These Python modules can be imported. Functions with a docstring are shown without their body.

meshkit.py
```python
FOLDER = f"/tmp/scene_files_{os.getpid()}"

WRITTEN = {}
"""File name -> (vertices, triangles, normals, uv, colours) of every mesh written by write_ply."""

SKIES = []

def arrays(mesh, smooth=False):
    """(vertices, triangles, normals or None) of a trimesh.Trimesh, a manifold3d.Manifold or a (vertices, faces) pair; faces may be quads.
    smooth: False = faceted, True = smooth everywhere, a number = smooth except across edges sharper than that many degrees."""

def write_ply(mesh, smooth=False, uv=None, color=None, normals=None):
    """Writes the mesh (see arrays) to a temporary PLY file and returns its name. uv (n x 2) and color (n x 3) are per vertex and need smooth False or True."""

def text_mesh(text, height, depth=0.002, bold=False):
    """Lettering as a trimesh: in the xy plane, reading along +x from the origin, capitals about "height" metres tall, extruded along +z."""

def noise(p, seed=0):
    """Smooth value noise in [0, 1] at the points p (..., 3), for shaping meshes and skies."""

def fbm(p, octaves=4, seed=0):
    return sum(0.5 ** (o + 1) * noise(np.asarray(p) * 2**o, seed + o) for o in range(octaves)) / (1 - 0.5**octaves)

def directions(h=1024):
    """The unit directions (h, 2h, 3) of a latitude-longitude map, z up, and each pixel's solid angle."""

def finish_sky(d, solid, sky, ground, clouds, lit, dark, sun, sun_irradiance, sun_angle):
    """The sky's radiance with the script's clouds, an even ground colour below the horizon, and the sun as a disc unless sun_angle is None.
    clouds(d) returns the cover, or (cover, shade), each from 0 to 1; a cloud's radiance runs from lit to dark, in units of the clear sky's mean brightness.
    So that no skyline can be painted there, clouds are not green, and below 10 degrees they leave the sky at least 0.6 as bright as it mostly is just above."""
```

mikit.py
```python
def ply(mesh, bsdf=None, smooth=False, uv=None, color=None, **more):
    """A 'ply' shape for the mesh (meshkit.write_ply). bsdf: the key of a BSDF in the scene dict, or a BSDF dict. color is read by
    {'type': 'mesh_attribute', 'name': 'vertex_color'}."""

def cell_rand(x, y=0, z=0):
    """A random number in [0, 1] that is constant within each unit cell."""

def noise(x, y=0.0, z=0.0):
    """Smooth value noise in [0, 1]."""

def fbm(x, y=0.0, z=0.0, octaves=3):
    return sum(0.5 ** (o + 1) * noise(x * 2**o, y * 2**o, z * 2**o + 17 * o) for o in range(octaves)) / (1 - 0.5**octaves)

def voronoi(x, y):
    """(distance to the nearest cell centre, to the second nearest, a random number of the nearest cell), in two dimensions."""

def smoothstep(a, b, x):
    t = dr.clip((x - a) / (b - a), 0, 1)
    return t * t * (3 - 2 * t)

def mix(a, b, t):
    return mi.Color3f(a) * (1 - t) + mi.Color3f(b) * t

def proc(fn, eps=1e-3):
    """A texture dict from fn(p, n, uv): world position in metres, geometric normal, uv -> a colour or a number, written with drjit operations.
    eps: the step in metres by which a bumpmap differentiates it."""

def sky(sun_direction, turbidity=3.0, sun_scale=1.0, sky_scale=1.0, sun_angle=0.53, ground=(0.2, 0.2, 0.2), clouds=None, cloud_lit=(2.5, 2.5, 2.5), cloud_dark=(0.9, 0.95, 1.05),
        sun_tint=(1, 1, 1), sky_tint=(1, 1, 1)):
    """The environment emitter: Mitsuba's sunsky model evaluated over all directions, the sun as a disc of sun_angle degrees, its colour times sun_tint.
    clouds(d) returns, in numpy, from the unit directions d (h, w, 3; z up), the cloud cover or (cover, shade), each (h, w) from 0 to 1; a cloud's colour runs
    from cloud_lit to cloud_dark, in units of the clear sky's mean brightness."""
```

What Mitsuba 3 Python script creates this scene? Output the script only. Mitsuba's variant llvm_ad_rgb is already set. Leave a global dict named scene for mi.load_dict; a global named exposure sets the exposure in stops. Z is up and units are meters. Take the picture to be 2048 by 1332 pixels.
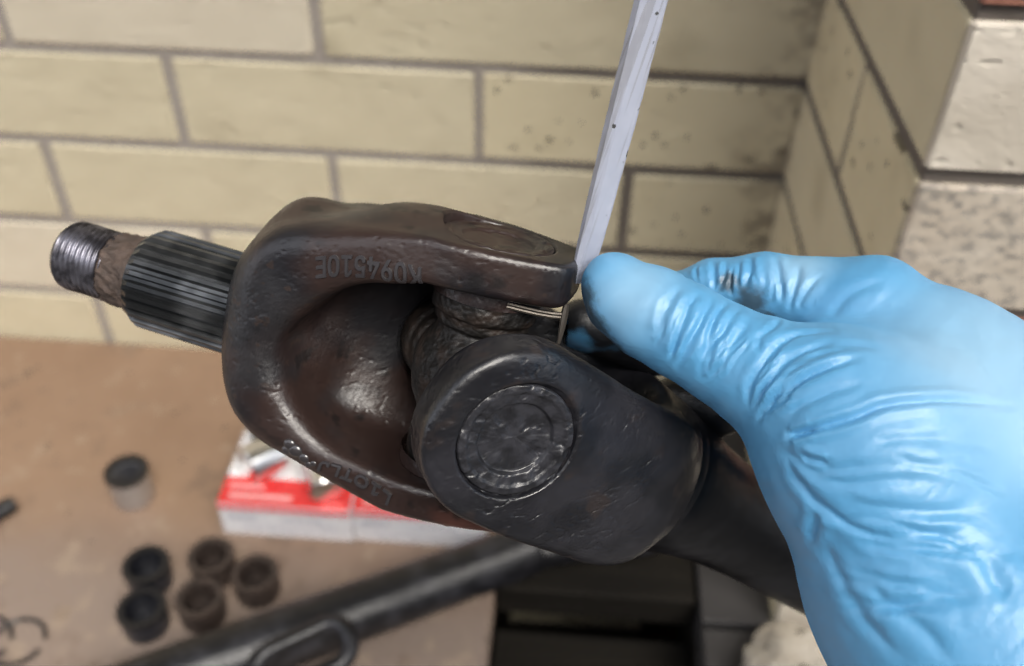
import math, random
import numpy as np
import trimesh
import drjit as dr
import mitsuba as mi
import mikit, meshkit
from mikit import proc, noise, fbm, voronoi, smoothstep, mix, cell_rand

T = mi.ScalarTransform4f
rng = np.random.default_rng(7)
random.seed(7)

# ------------------------------------------------------------------ camera, sky, exposure
# lengths below are in millimetres and written out in metres; z is up, the bench top is z = 0, the wall face is y = 0
MM = 0.001
CAM = np.array([180.498, -637.25, 579.243])
VIEW = np.array([[0.9970252, -0.05973651, 0.04870626], [0.07578907, 0.64481496, -0.76057195], [0.01402738, 0.7620008, 0.64742414]])  # right, up, back
scene, labels = {"type": "scene"}, {}
cam_m = np.eye(4)
cam_m[:3, 0], cam_m[:3, 1], cam_m[:3, 2], cam_m[:3, 3] = -VIEW[:, 0], VIEW[:, 1], -VIEW[:, 2], CAM * MM
scene["camera"] = {"type": "thinlens", "fov": 55.42, "fov_axis": "x", "near_clip": 0.01, "far_clip": 60.0,
                   "aperture_radius": 0.0018, "focus_distance": 0.245, "to_world": T(cam_m)}
scene["sky"] = mikit.sky((0.33, -0.52, 0.79), turbidity=3, sun_scale=0.19, sky_scale=0.31, sun_angle=34, sun_tint=(0.88, 1.0, 1.2), clouds=lambda d: 1.0,
                         cloud_lit=(2.35, 2.45, 2.7), ground=(0.12, 0.12, 0.12))
exposure = 4.0

# ------------------------------------------------------------------ helpers
def key_for(name, parent=None):
    base = (parent + "__" if parent else "") + name
    k, n = base, 0
    while k in used:
        n += 1
        k = f"{base}_{n:03d}"
    used.add(k)
    return k
used = set()

def thing(name, label, cat, group=None):
    k = key_for(name)
    labels[k] = {"label": label, "category": cat}
    if group:
        labels[k]["group"] = group
    return k

def to_mesh(m):
    if hasattr(m, "to_mesh"):
        q = m.to_mesh()
        return trimesh.Trimesh(q.vert_properties[:, :3], q.tri_verts, process=False)
    if isinstance(m, (tuple, list)):
        v, f = np.asarray(m[0], float), np.asarray(m[1], int)
        if f.shape[1] == 4:
            f = np.vstack([f[:, [0, 1, 2]], f[:, [0, 2, 3]]])
        return trimesh.Trimesh(v, f, process=False)
    return m

def obj(name, mesh, mat, parent=None, pose=None, smooth=35, kind=None, label=None, cat=None, group=None):
    m = to_mesh(mesh)
    v = np.asarray(m.vertices, float)
    if pose is not None:
        v = v @ pose[0].T + pose[1]
    m = trimesh.Trimesh(v * MM, m.faces, process=False)
    k = key_for(name, parent)
    scene[k] = mikit.ply(m, mat, smooth=smooth)
    lab = {}
    if label: lab["label"] = label
    if cat: lab["category"] = cat
    if group: lab["group"] = group
    if kind: lab["kind"] = kind
    if lab: labels[k] = lab
    return k

def cbox(sx, sy, sz, c=1.0):
    """A box centred on the origin with chamfered edges (44 triangles)."""
    h = np.array([sx, sy, sz]) / 2
    pts = []
    for s in np.ndindex(2, 2, 2):
        sg = np.array(s) * 2 - 1
        for ax in range(3):
            p = h - c
            p[ax] = h[ax]
            pts.append(p * sg)
    return trimesh.convex.convex_hull(np.array(pts))

def revolve(prof, n=48):
    """Surface of revolution round z from (r, z) points."""
    prof = np.asarray(prof, float)
    a = np.arange(n) / n * 2 * np.pi
    v = np.stack([prof[:, None, 0] * np.cos(a), prof[:, None, 0] * np.sin(a), np.repeat(prof[:, 1:2], n, 1)], -1).reshape(-1, 3)
    f = []
    for i in range(len(prof) - 1):
        for j in range(n):
            k = (j + 1) % n
            f.append([i * n + j, i * n + k, (i + 1) * n + k, (i + 1) * n + j])
    f = np.array(f)
    if len(prof) and prof[-1, 1] < prof[0, 1]:
        pass
    return v, f

def frame(z, x=None):
    z = np.asarray(z, float); z = z / np.linalg.norm(z)
    if x is None:
        x = np.array([1, 0, 0.0]) if abs(z[0]) < 0.8 else np.array([0, 1, 0.0])
    x = np.asarray(x, float) - z * (z @ np.asarray(x, float)); x /= np.linalg.norm(x)
    return np.array([x, np.cross(z, x), z]).T

def moved(mesh, R=None, t=(0, 0, 0)):
    m = to_mesh(mesh).copy()
    v = np.asarray(m.vertices)
    if R is not None: v = v @ np.asarray(R).T
    m.vertices = v + np.asarray(t, float)
    return m

def join(*ms):
    return trimesh.util.concatenate([to_mesh(m) for m in ms])

def tube(path, r, n=12, closed=False):
    """A tube along a polyline; r is one radius or one per point."""
    P = np.asarray(path, float); m = len(P)
    r = np.broadcast_to(r, (m,))
    tg = np.roll(P, -1, 0) - np.roll(P, 1, 0) if closed else np.gradient(P, axis=0)
    tg /= np.linalg.norm(tg, axis=1, keepdims=True)
    u = np.cross(tg[0], [0.31, 0.52, 0.8]); u /= np.linalg.norm(u)
    rings = []
    a = np.arange(n) / n * 2 * np.pi
    for i in range(m):
        u = u - tg[i] * (u @ tg[i]); u /= np.linalg.norm(u)
        w = np.cross(tg[i], u)
        rings.append(P[i] + r[i] * (np.cos(a)[:, None] * u + np.sin(a)[:, None] * w))
    v = np.concatenate(rings); f = []
    for i in range(m if closed else m - 1):
        j = (i + 1) % m
        for k in range(n):
            l = (k + 1) % n
            f.append([i * n + k, i * n + l, j * n + l]); f.append([i * n + k, j * n + l, j * n + k])
    if not closed:
        v = np.vstack([v, P[:1], P[-1:]])
        for k in range(n):
            l = (k + 1) % n
            f.append([m * n, l, k]); f.append([m * n + 1, (m - 1) * n + k, (m - 1) * n + l])
    return trimesh.Trimesh(v, f, process=False)

# ---- signed distance modelling
def smin(a, b, k):
    h = np.maximum(k - np.abs(a - b), 0) / k
    return np.minimum(a, b) - h * h * k * 0.25
def smax(a, b, k):
    return -smin(-a, -b, k)
def cap(p, a, b, ra, rb):
    a, b = np.asarray(a, np.float32), np.asarray(b, np.float32)
    ab = b - a
    q = p - a
    t = np.clip(q @ ab / max(float(ab @ ab), 1e-6), 0, 1)
    return np.linalg.norm(q - t[..., None] * ab, axis=-1) - (ra + t * (rb - ra))
def box2(x, y, x0, x1, y0, y1, r):
    dx = np.abs(x - (x0 + x1) / 2) - ((x1 - x0) / 2 - r)
    dy = np.abs(y - (y0 + y1) / 2) - ((y1 - y0) / 2 - r)
    return np.hypot(np.maximum(dx, 0), np.maximum(dy, 0)) + np.minimum(np.maximum(dx, dy), 0) - r
def ell(p, c, r):
    q = (p - np.asarray(c, np.float32)) / np.asarray(r, np.float32)
    k = np.linalg.norm(q, axis=-1)
    return (k - 1) * min(r)

def surface(fn, lo, hi, h, steps=2):
    """Surface nets of fn = 0 over the box lo..hi with cells of h; the vertices are then moved onto the zero level."""
    lo, hi = np.asarray(lo, float), np.asarray(hi, float)
    q = 4
    nc = np.ceil((hi - lo) / (h * q)).astype(int)
    n = nc * q
    cc = [lo[i] + (np.arange(nc[i]) + 0.5) * h * q for i in range(3)]
    coarse = fn(np.stack(np.meshgrid(*cc, indexing="ij"), -1).astype(np.float32))
    near = np.abs(coarse) < h * q * 1.9
    F = np.repeat(np.repeat(np.repeat(coarse, q, 0), q, 1), q, 2).astype(np.float32)
    M = np.repeat(np.repeat(np.repeat(near, q, 0), q, 1), q, 2)
    idx = np.argwhere(M)
    P = (lo + (idx + 0.5) * h).astype(np.float32)
    vals = np.concatenate([fn(P[i:i + 400000]) for i in range(0, len(P), 400000)])
    F[M] = vals
    S = F < 0
    c = [S[i:n[0] - 1 + i, j:n[1] - 1 + j, k:n[2] - 1 + k] for i in (0, 1) for j in (0, 1) for k in (0, 1)]
    tot = sum(x.astype(np.int8) for x in c)
    act = np.argwhere((tot > 0) & (tot < 8))
    off = np.array([[i, j, k] for i in (0, 1) for j in (0, 1) for k in (0, 1)])
    fv = np.stack([F[act[:, 0] + o[0], act[:, 1] + o[1], act[:, 2] + o[2]] for o in off], 1)
    acc, cnt = np.zeros((len(act), 3)), np.zeros(len(act))
    for x in range(8):
        for y in range(x + 1, 8):
            if np.abs(off[x] - off[y]).sum() != 1: continue
            cr = (fv[:, x] < 0) != (fv[:, y] < 0)
            t = fv[cr, x] / (fv[cr, x] - fv[cr, y])
            acc[cr] += off[x] + t[:, None] * (off[y] - off[x]); cnt[cr] += 1
    V = lo + (act + acc / cnt[:, None] + 0.5) * h
    vid = np.full(n, -1, np.int64)
    vid[act[:, 0], act[:, 1], act[:, 2]] = np.arange(len(act))
    quads = []
    for ax in range(3):
        o1, o2 = [(1, 2), (2, 0), (0, 1)][ax]
        A = np.argwhere(np.take(S, range(n[ax] - 1), ax) != np.take(S, range(1, n[ax]), ax))
        A = A[(A[:, o1] > 0) & (A[:, o2] > 0) & (A[:, o1] < n[o1] - 1) & (A[:, o2] < n[o2] - 1)]
        d1, d2 = np.eye(3, dtype=int)[o1], np.eye(3, dtype=int)[o2]
        g = lambda B: vid[B[:, 0], B[:, 1], B[:, 2]]
        Q = np.stack([g(A - d1 - d2), g(A - d2), g(A), g(A - d1)], 1)
        flip = ~S[A[:, 0], A[:, 1], A[:, 2]]
        Q[flip] = Q[flip, ::-1]
        quads.append(Q[(Q >= 0).all(1)])
    Q = np.concatenate(quads)
    for _ in range(steps):
        Vf = V.astype(np.float32)
        f0 = fn(Vf); e = 0.15
        g = np.stack([fn(Vf + np.float32(e) * np.eye(3, dtype=np.float32)[i]) - fn(Vf - np.float32(e) * np.eye(3, dtype=np.float32)[i]) for i in range(3)], 1) / (2 * e)
        st = f0[:, None] * g / np.maximum((g * g).sum(1), 0.25)[:, None]
        ln = np.linalg.norm(st, axis=1, keepdims=True)
        V = V - st * np.minimum(1, 0.6 * h / np.maximum(ln, 1e-9))
    return trimesh.Trimesh(V, np.vstack([Q[:, [0, 1, 2]], Q[:, [0, 2, 3]]]), process=False)

def normals(m):
    v, f = np.asarray(m.vertices), np.asarray(m.faces)
    n = np.zeros_like(v); fn_ = np.cross(v[f[:, 1]] - v[f[:, 0]], v[f[:, 2]] - v[f[:, 0]])
    for k in range(3): np.add.at(n, f[:, k], fn_)
    return n / np.maximum(np.linalg.norm(n, axis=1, keepdims=True), 1e-12)

# ------------------------------------------------------------------ materials
def mat(name, bsdf, bump=None, scale=1.0, eps=4e-4):
    if bump is not None:
        bsdf = {"type": "bumpmap", "arbitrary": proc(bump, eps), "scale": scale, "bsdf": bsdf}
    scene[name] = {"type": "twosided", "bsdf": bsdf}
    return name

def principled(color, rough, **k):
    d = {"type": "principled", "base_color": proc(color) if callable(color) else {"type": "rgb", "value": list(color)},
         "roughness": proc(rough) if callable(rough) else float(rough)}
    d.update(k)
    return d

def n3(p, s, o=0.0):
    return noise(p.x * s + o, p.y * s + o * 1.7, p.z * s + o * 0.6)
def f3(p, s, o=0.0, octaves=3):
    return fbm(p.x * s + o, p.y * s + o * 1.7, p.z * s + o * 0.6, octaves)

# forged steel, oily, brown-black with rust
RUST = (0.1600, -0.4685, 0.3665)                                   # the bare, rusted patch on the lower arm
def steel_col(p, n, uv):
    a = f3(p, 60, 3.0); b = f3(p, 420, 9.0)
    c = mix((0.0095, 0.009, 0.0115), (0.029, 0.0165, 0.014), smoothstep(0.42, 0.62, f3(p, 38, 13.0)))
    c = mix(c, (0.018, 0.0175, 0.0195), smoothstep(0.5, 0.7, a) * 0.7)
    c = mix(c, (0.036, 0.022, 0.0165), smoothstep(0.62, 0.8, b) * 0.6 * smoothstep(0.4, 0.6, a))
    d = dr.sqrt(dr.square(p.x - RUST[0]) + dr.square(p.y - RUST[1]) + dr.square(p.z - RUST[2]))
    c = mix(c, (0.115, 0.045, 0.032), (1 - smoothstep(0.004, 0.016, d + 0.010 * (f3(p, 150, 2.0) - 0.5))) * 0.8)
    return mix(c, (0.006, 0.0055, 0.006), smoothstep(0.6, 0.78, f3(p, 170, 21.0)) * 0.7)
def steel_rough(p, n, uv):
    return 0.22 + 0.34 * f3(p, 120, 5.0)
def cast_bump(p, n, uv):
    return 0.00012 * f3(p, 420, 1.0) + 0.00009 * f3(p, 1300, 4.0, 2) - 0.00012 * smoothstep(0.62, 0.78, f3(p, 620, 14.0, 2))
mat("forged_steel", principled(steel_col, steel_rough, specular=0.7, clearcoat=0.25, clearcoat_gloss=0.6), cast_bump)
mat("worn_letters", principled((0.036, 0.033, 0.036), 0.36, specular=0.8))
mat("black_forging", principled(lambda p, n, uv: mix(mix((0.0065, 0.0065, 0.009), (0.017, 0.0165, 0.021), smoothstep(0.4, 0.66, f3(p, 70, 3.0))), (0.026, 0.017, 0.014), smoothstep(0.62, 0.78, f3(p, 130, 19.0)) * 0.6), steel_rough, specular=0.75, clearcoat=0.45, clearcoat_gloss=0.6),
    lambda p, n, uv: cast_bump(p, n, uv) - 0.00022 * smoothstep(0.05, 0.0, dr.abs(f3(p, 190, 44.0) - 0.5)) * smoothstep(0.5, 0.62, f3(p, 45, 50.0)))

def grime_col(p, n, uv):
    a = f3(p, 220, 2.0)
    return mix((0.007, 0.0058, 0.005), (0.028, 0.0185, 0.014), smoothstep(0.35, 0.75, a))
def grime_bump(p, n, uv):
    return 0.0011 * f3(p, 330, 1.5) + 0.0004 * n3(p, 1100, 3.0)
mat("rusty_grime", principled(grime_col, 0.55, specular=0.5), grime_bump)

def machined_col(p, n, uv):
    return mix((0.012, 0.012, 0.0145), (0.030, 0.030, 0.036), smoothstep(0.3, 0.75, f3(p, 330, 7.0)))
def machined_bump(p, n, uv):
    return 0.00030 * f3(p, 700, 8.0) - 0.00025 * smoothstep(0.62, 0.74, f3(p, 300, 33.0))
mat("worn_cap", principled(machined_col, 0.36, specular=0.7, clearcoat=0.2), machined_bump)

mat("spline_steel", principled(lambda p, n, uv: mix((0.05, 0.053, 0.056), (0.17, 0.175, 0.18), smoothstep(0.4, 0.7, f3(p, 90, 2.0))), 0.3, metallic=0.8, specular=0.6))
mat("thread_steel", principled(lambda p, n, uv: mix((0.07, 0.067, 0.078), (0.27, 0.265, 0.31), smoothstep(0.3, 0.7, f3(p, 260, 6.0))), 0.3, metallic=0.85))
mat("rust", principled(lambda p, n, uv: mix((0.032, 0.025, 0.022), (0.12, 0.083, 0.066), f3(p, 420, 4.0)), 0.75), lambda p, n, uv: 0.0008 * f3(p, 520, 3.0))
mat("wire_steel", principled((0.12, 0.105, 0.09), 0.42, metallic=0.7))
mat("black_steel", principled(lambda p, n, uv: mix((0.008, 0.008, 0.010), (0.024, 0.024, 0.029), smoothstep(0.4, 0.75, f3(p, 90, 2.5))), 0.36, specular=0.45, clearcoat=0.2), lambda p, n, uv: 0.0004 * f3(p, 160, 8.0))
mat("black_cap", principled(lambda p, n, uv: mix((0.009, 0.010, 0.014), (0.022, 0.023, 0.03), f3(p, 200, 2.0)), 0.3, specular=0.6))
mat("brown_cap", principled(lambda p, n, uv: mix((0.018, 0.014, 0.013), (0.06, 0.042, 0.035), f3(p, 200, 5.0)), 0.45, specular=0.5))
mat("chrome", principled((0.78, 0.77, 0.76), 0.16, metallic=1.0))
mat("steel_cup", principled((0.50, 0.49, 0.49), 0.24, metallic=0.75))
mat("dark_rubber", principled((0.009, 0.009, 0.011), 0.35))

# pry tool: worn pale coat
def pale_col(p, n, uv):
    chip = smoothstep(0.74, 0.80, f3(p, 320, 12.0))
    c = mix((0.33, 0.35, 0.42), (0.43, 0.45, 0.53), f3(p, 60, 1.0))
    u = p.x - 0.27 * p.z
    c = mix(c, (0.20, 0.19, 0.19), smoothstep(0.52, 0.66, fbm(u * 900, p.z * 25, p.y * 60)) * 0.45)
    return mix(c, (0.06, 0.06, 0.06), chip)
mat("pale_coat", principled(pale_col, 0.4, specular=0.5), lambda p, n, uv: 0.0003 * f3(p, 260, 5.0))

# nitrile glove
STAINS_SHADE, LIT_PATCHES, GREASE_SHADE = [], [], []
def glove_col(p, n, uv):
    c = mix((0.080, 0.285, 0.515), (0.102, 0.325, 0.56), f3(p, 45, 4.0))
    for (x, y, z, r) in LIT_PATCHES:                                       # broad highlights painted into the colour as lighter patches
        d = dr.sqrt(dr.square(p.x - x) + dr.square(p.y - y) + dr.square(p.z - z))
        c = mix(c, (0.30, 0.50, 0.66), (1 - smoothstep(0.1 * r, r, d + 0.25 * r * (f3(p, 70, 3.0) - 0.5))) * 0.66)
    for (x, y, z, r) in STAINS_SHADE:
        d = dr.sqrt(dr.square(p.x - x) + dr.square(p.y - y) + dr.square(p.z - z))
        w = (1 - smoothstep(0.35 * r, r, d + 0.5 * r * (f3(p, 500, 3.0) - 0.5)))
        c = mix(c, (0.035, 0.05, 0.06), w * 0.85)
    for (x, y, z, r) in GREASE_SHADE:                                     # greasy fingertip; behind it the gap's shade, painted near-black
        d = dr.sqrt(dr.square(p.x - x) + dr.square(p.y - y) + dr.square(p.z - z))
        c = mix(c, (0.009, 0.010, 0.013), 1 - smoothstep(0.75 * r, r, d + 0.25 * r * (f3(p, 260, 3.0) - 0.5)))
    return c
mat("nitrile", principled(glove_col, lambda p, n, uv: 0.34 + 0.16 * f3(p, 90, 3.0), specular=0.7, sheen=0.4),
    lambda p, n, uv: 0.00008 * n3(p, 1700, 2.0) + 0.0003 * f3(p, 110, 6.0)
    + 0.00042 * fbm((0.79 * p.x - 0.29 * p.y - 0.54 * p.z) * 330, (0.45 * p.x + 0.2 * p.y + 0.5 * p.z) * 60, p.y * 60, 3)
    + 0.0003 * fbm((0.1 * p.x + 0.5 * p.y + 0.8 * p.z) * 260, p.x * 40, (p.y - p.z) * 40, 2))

# bricks: glazed cream, four tones, and the pier's plain ones
def brick_mat(name, c1, c2, seed, speck, rough=0.45):
    def col(p, n, uv):
        c = mix(c1, c2, f3(p, 26, seed))
        c = mix(c, (c1[0] * 0.62, c1[1] * 0.60, c1[2] * 0.55), smoothstep(0.60, 0.85, f3(p, 12, seed + 5)) * 0.5)
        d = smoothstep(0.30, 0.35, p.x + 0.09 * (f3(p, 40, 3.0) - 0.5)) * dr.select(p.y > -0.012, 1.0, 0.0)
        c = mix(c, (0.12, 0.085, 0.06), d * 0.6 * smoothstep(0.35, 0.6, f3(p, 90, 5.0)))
        return mix(c, (0.07, 0.055, 0.035), smoothstep(1.0 - speck, 1.05 - speck, n3(p, 130, seed + 11.0) - dr.select(p.y > -0.012, 0.07, 0.0)) * 0.8)
    mat(name, principled(col, rough, specular=0.45), lambda p, n, uv: 0.0011 * f3(p, 60, seed + 2.0) + 0.0004 * f3(p, 420, seed) - 0.0009 * smoothstep(0.70, 0.78, f3(p, 150, seed + 9.0, 2)))
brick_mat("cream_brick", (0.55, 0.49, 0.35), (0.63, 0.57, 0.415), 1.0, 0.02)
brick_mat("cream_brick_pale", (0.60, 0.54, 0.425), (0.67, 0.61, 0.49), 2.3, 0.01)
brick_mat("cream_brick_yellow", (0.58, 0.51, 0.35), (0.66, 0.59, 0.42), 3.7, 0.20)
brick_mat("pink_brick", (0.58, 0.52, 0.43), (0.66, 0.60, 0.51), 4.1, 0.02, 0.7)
def speckled(p, n, uv):
    c = mix((0.44, 0.37, 0.29), (0.56, 0.50, 0.42), f3(p, 40, 6.0))
    return mix(c, (0.13, 0.125, 0.12), smoothstep(0.42, 0.72, f3(p, 260, 8.0)) * 0.62)
mat("speckled_brick", principled(speckled, 0.75), lambda p, n, uv: 0.0008 * f3(p, 200, 8.0))
mat("red_brick", principled(lambda p, n, uv: mix((0.20, 0.075, 0.05), (0.36, 0.17, 0.12), f3(p, 120, 3.0)), 0.8), lambda p, n, uv: 0.001 * f3(p, 200, 8.0))
def mortar_col(p, n, uv):
    c = mix((0.25, 0.222, 0.20), (0.38, 0.345, 0.31), f3(p, 140, 3.0))
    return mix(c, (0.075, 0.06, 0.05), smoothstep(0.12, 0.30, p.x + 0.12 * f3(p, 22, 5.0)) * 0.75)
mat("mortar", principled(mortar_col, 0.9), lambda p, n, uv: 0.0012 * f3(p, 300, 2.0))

# bench top: bare, scuffed hardboard
def bench_col(p, n, uv):
    c = mix((0.222, 0.14, 0.091), (0.288, 0.193, 0.131), f3(p, 22, 2.0))
    c = mix(c, (0.245, 0.20, 0.175), smoothstep(0.19, 0.31, -p.y + 0.06 * f3(p, 25, 7.0)) * 0.75)
    c = mix(c, (0.16, 0.11, 0.08), smoothstep(0.56, 0.8, f3(p, 55, 9.0)) * 0.65)
    c = mix(c, (0.34, 0.265, 0.195), smoothstep(0.58, 0.8, f3(p, 75, 13.0)) * 0.5)
    return mix(c, (0.07, 0.055, 0.045), smoothstep(0.70, 0.80, f3(p, 90, 31.0)) * 0.6)
mat("bench_board", principled(bench_col, 0.6, specular=0.35), lambda p, n, uv: 0.0006 * f3(p, 160, 3.0))
mat("dark_wood", principled(lambda p, n, uv: mix((0.006, 0.0055, 0.005), (0.020, 0.017, 0.013), fbm(p.x * 9, p.y * 160, p.z * 160)), 0.8, specular=0.15))
mat("grey_plate", principled(lambda p, n, uv: mix((0.03, 0.029, 0.03), (0.055, 0.052, 0.053), f3(p, 45, 3.0)), 0.55))
mat("added_wall_boards", principled(lambda p, n, uv: mix((0.045, 0.036, 0.03), (0.08, 0.066, 0.055), fbm(p.x * 8, p.z * 0.8, 2.0)), 0.8))
mat("concrete", principled(lambda p, n, uv: mix((0.045, 0.043, 0.04), (0.085, 0.08, 0.075), f3(p, 5, 3.0)), 0.9))
mat("white_card", principled(lambda p, n, uv: mix((0.66, 0.66, 0.70), (0.74, 0.73, 0.75), f3(p, 60, 3.0)), 0.5))
mat("red_card", principled((0.66, 0.035, 0.035), 0.45))
mat("pink_print", principled((0.80, 0.38, 0.38), 0.5))
mat("grey_print", principled((0.36, 0.36, 0.42), 0.6))
def rag_col(p, n, uv):
    c = mix((0.40, 0.35, 0.28), (0.60, 0.56, 0.49), f3(p, 60, 3.0))
    return mix(c, (0.10, 0.08, 0.055), smoothstep(0.58, 0.75, f3(p, 90, 8.0)) * 0.7)
mat("rag_cloth", principled(rag_col, 0.95), lambda p, n, uv: 0.0012 * n3(p, 700, 3.0))
mat("oil", principled((0.03, 0.026, 0.028), 0.06, specular=0.8, clearcoat=1.0))

# ------------------------------------------------------------------ the setting
def sheet(x0, x1, y0, y1, z):
    return np.array([[x0, y0, z], [x1, y0, z], [x1, y1, z], [x0, y1, z]], float), np.array([[0, 1, 2, 3]])
obj("floor", sheet(-20000, 20000, -20000, 20000, -860), "concrete", smooth=False, kind="structure")

opp = thing("added_wall", "added unseen dark brown wall behind the viewer, to darken low reflections", "wall")
obj("boarding", moved(cbox(12000, 120, 3400, 5), t=(0, -4200, 840)), "added_wall_boards", opp, smooth=False)  # added out of view: keeps the low sky out of the reflections
roof = thing("added_roof", "added unseen grey roof sheet over the bench, to block overhead light", "roof")
obj("sheet", moved(cbox(5200, 700, 40, 2), t=(-300, -250, 1620)), "concrete", roof, smooth=False)  # added out of view: blocks sky light from straight above

Z0, CH = 277.46, 75.0                    # a bed joint of the wall and the course height
JT = 7.6
wall = thing("brick_wall", "cream glazed brick wall in running bond behind the bench", "wall")
obj("mortar", moved(cbox(3500, 100, 2460, 1), t=(-1750 + 438, 52, 1230 - 860)), "mortar", wall, smooth=False)
def wall_brick(x0, x1, z0, z1, m, y=0.0):
    w, h = x1 - x0 - JT, z1 - z0 - JT
    if x1 > 337: w += JT - 1.0; x1 += JT - 1.5
    mesh = cbox(w, 16, h, 1.6)
    v = np.asarray(mesh.vertices).copy()
    v += rng.uniform(-0.5, 0.5, v.shape) * [1, 0.2, 1]
    mesh.vertices = v
    ang = rng.normal(0, 0.0022)
    R = np.array([[math.cos(ang), 0, -math.sin(ang)], [0, 1, 0], [math.sin(ang), 0, math.cos(ang)]])
    return moved(mesh, R, ((x0 + x1) / 2 + rng.normal(0, 0.5), y + 8 + rng.normal(0, 0.25), (z0 + z1) / 2))
rest = []
for k in range(-16, 24):
    z0 = Z0 + CH * (k - 1); z1 = z0 + CH
    if z1 > 1600: break
    shift = 0.0 if k % 2 else 112.5      # course 1 (k = 1) has a head joint at x = 0
    xs = np.arange(-15, 3) * 225.0 + shift
    for x in xs:
        x0, x1 = x, min(x + 225.0, 338.0)
        if x1 - x0 < 30: continue
        mats = ["cream_brick_pale", "cream_brick", "cream_brick"] if x0 < 80 else ["cream_brick", "cream_brick_yellow", "cream_brick_yellow"]
        m = mats[rng.integers(3)]
        b = wall_brick(x0, x1, z0, z1, m)
        if -4 <= k <= 3 and x0 > -700:
            obj("brick", b, m, wall, smooth=False)
        else:
            rest.append(b)
obj("distant_bricks", join(*rest), "cream_brick", wall, smooth=False, kind="stuff")

pier = thing("brick_pier", "brick pier at the right end of the wall, plain end bricks and cream side", "pier")
obj("mortar", moved(cbox(1200, 241, 2460, 1), t=(338 + 600 + 1.6, -123.5 + 1.6, 1230 - 860)), "mortar", pier, smooth=False)
def pier_brick(x0, x1, y0, y1, z0, z1, m):
    """A brick of the pier, its faces 4 mm proud of the mortar; edges inside the pier are not seen."""
    mesh = cbox(x1 - x0, y1 - y0, z1 - z0 - JT, 1.2)
    mesh.vertices = np.asarray(mesh.vertices) + rng.uniform(-0.5, 0.5, (len(mesh.vertices), 3)) * [1, 0.6, 1]
    obj("brick", moved(mesh, None, ((x0 + x1) / 2, (y0 + y1) / 2, (z0 + z1) / 2)), m, pier, smooth=False)
FRONT = {2: "red_brick", 1: "pink_brick", 0: "speckled_brick", -1: "red_brick", -2: "speckled_brick", -3: "pink_brick"}
rest = []
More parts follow.
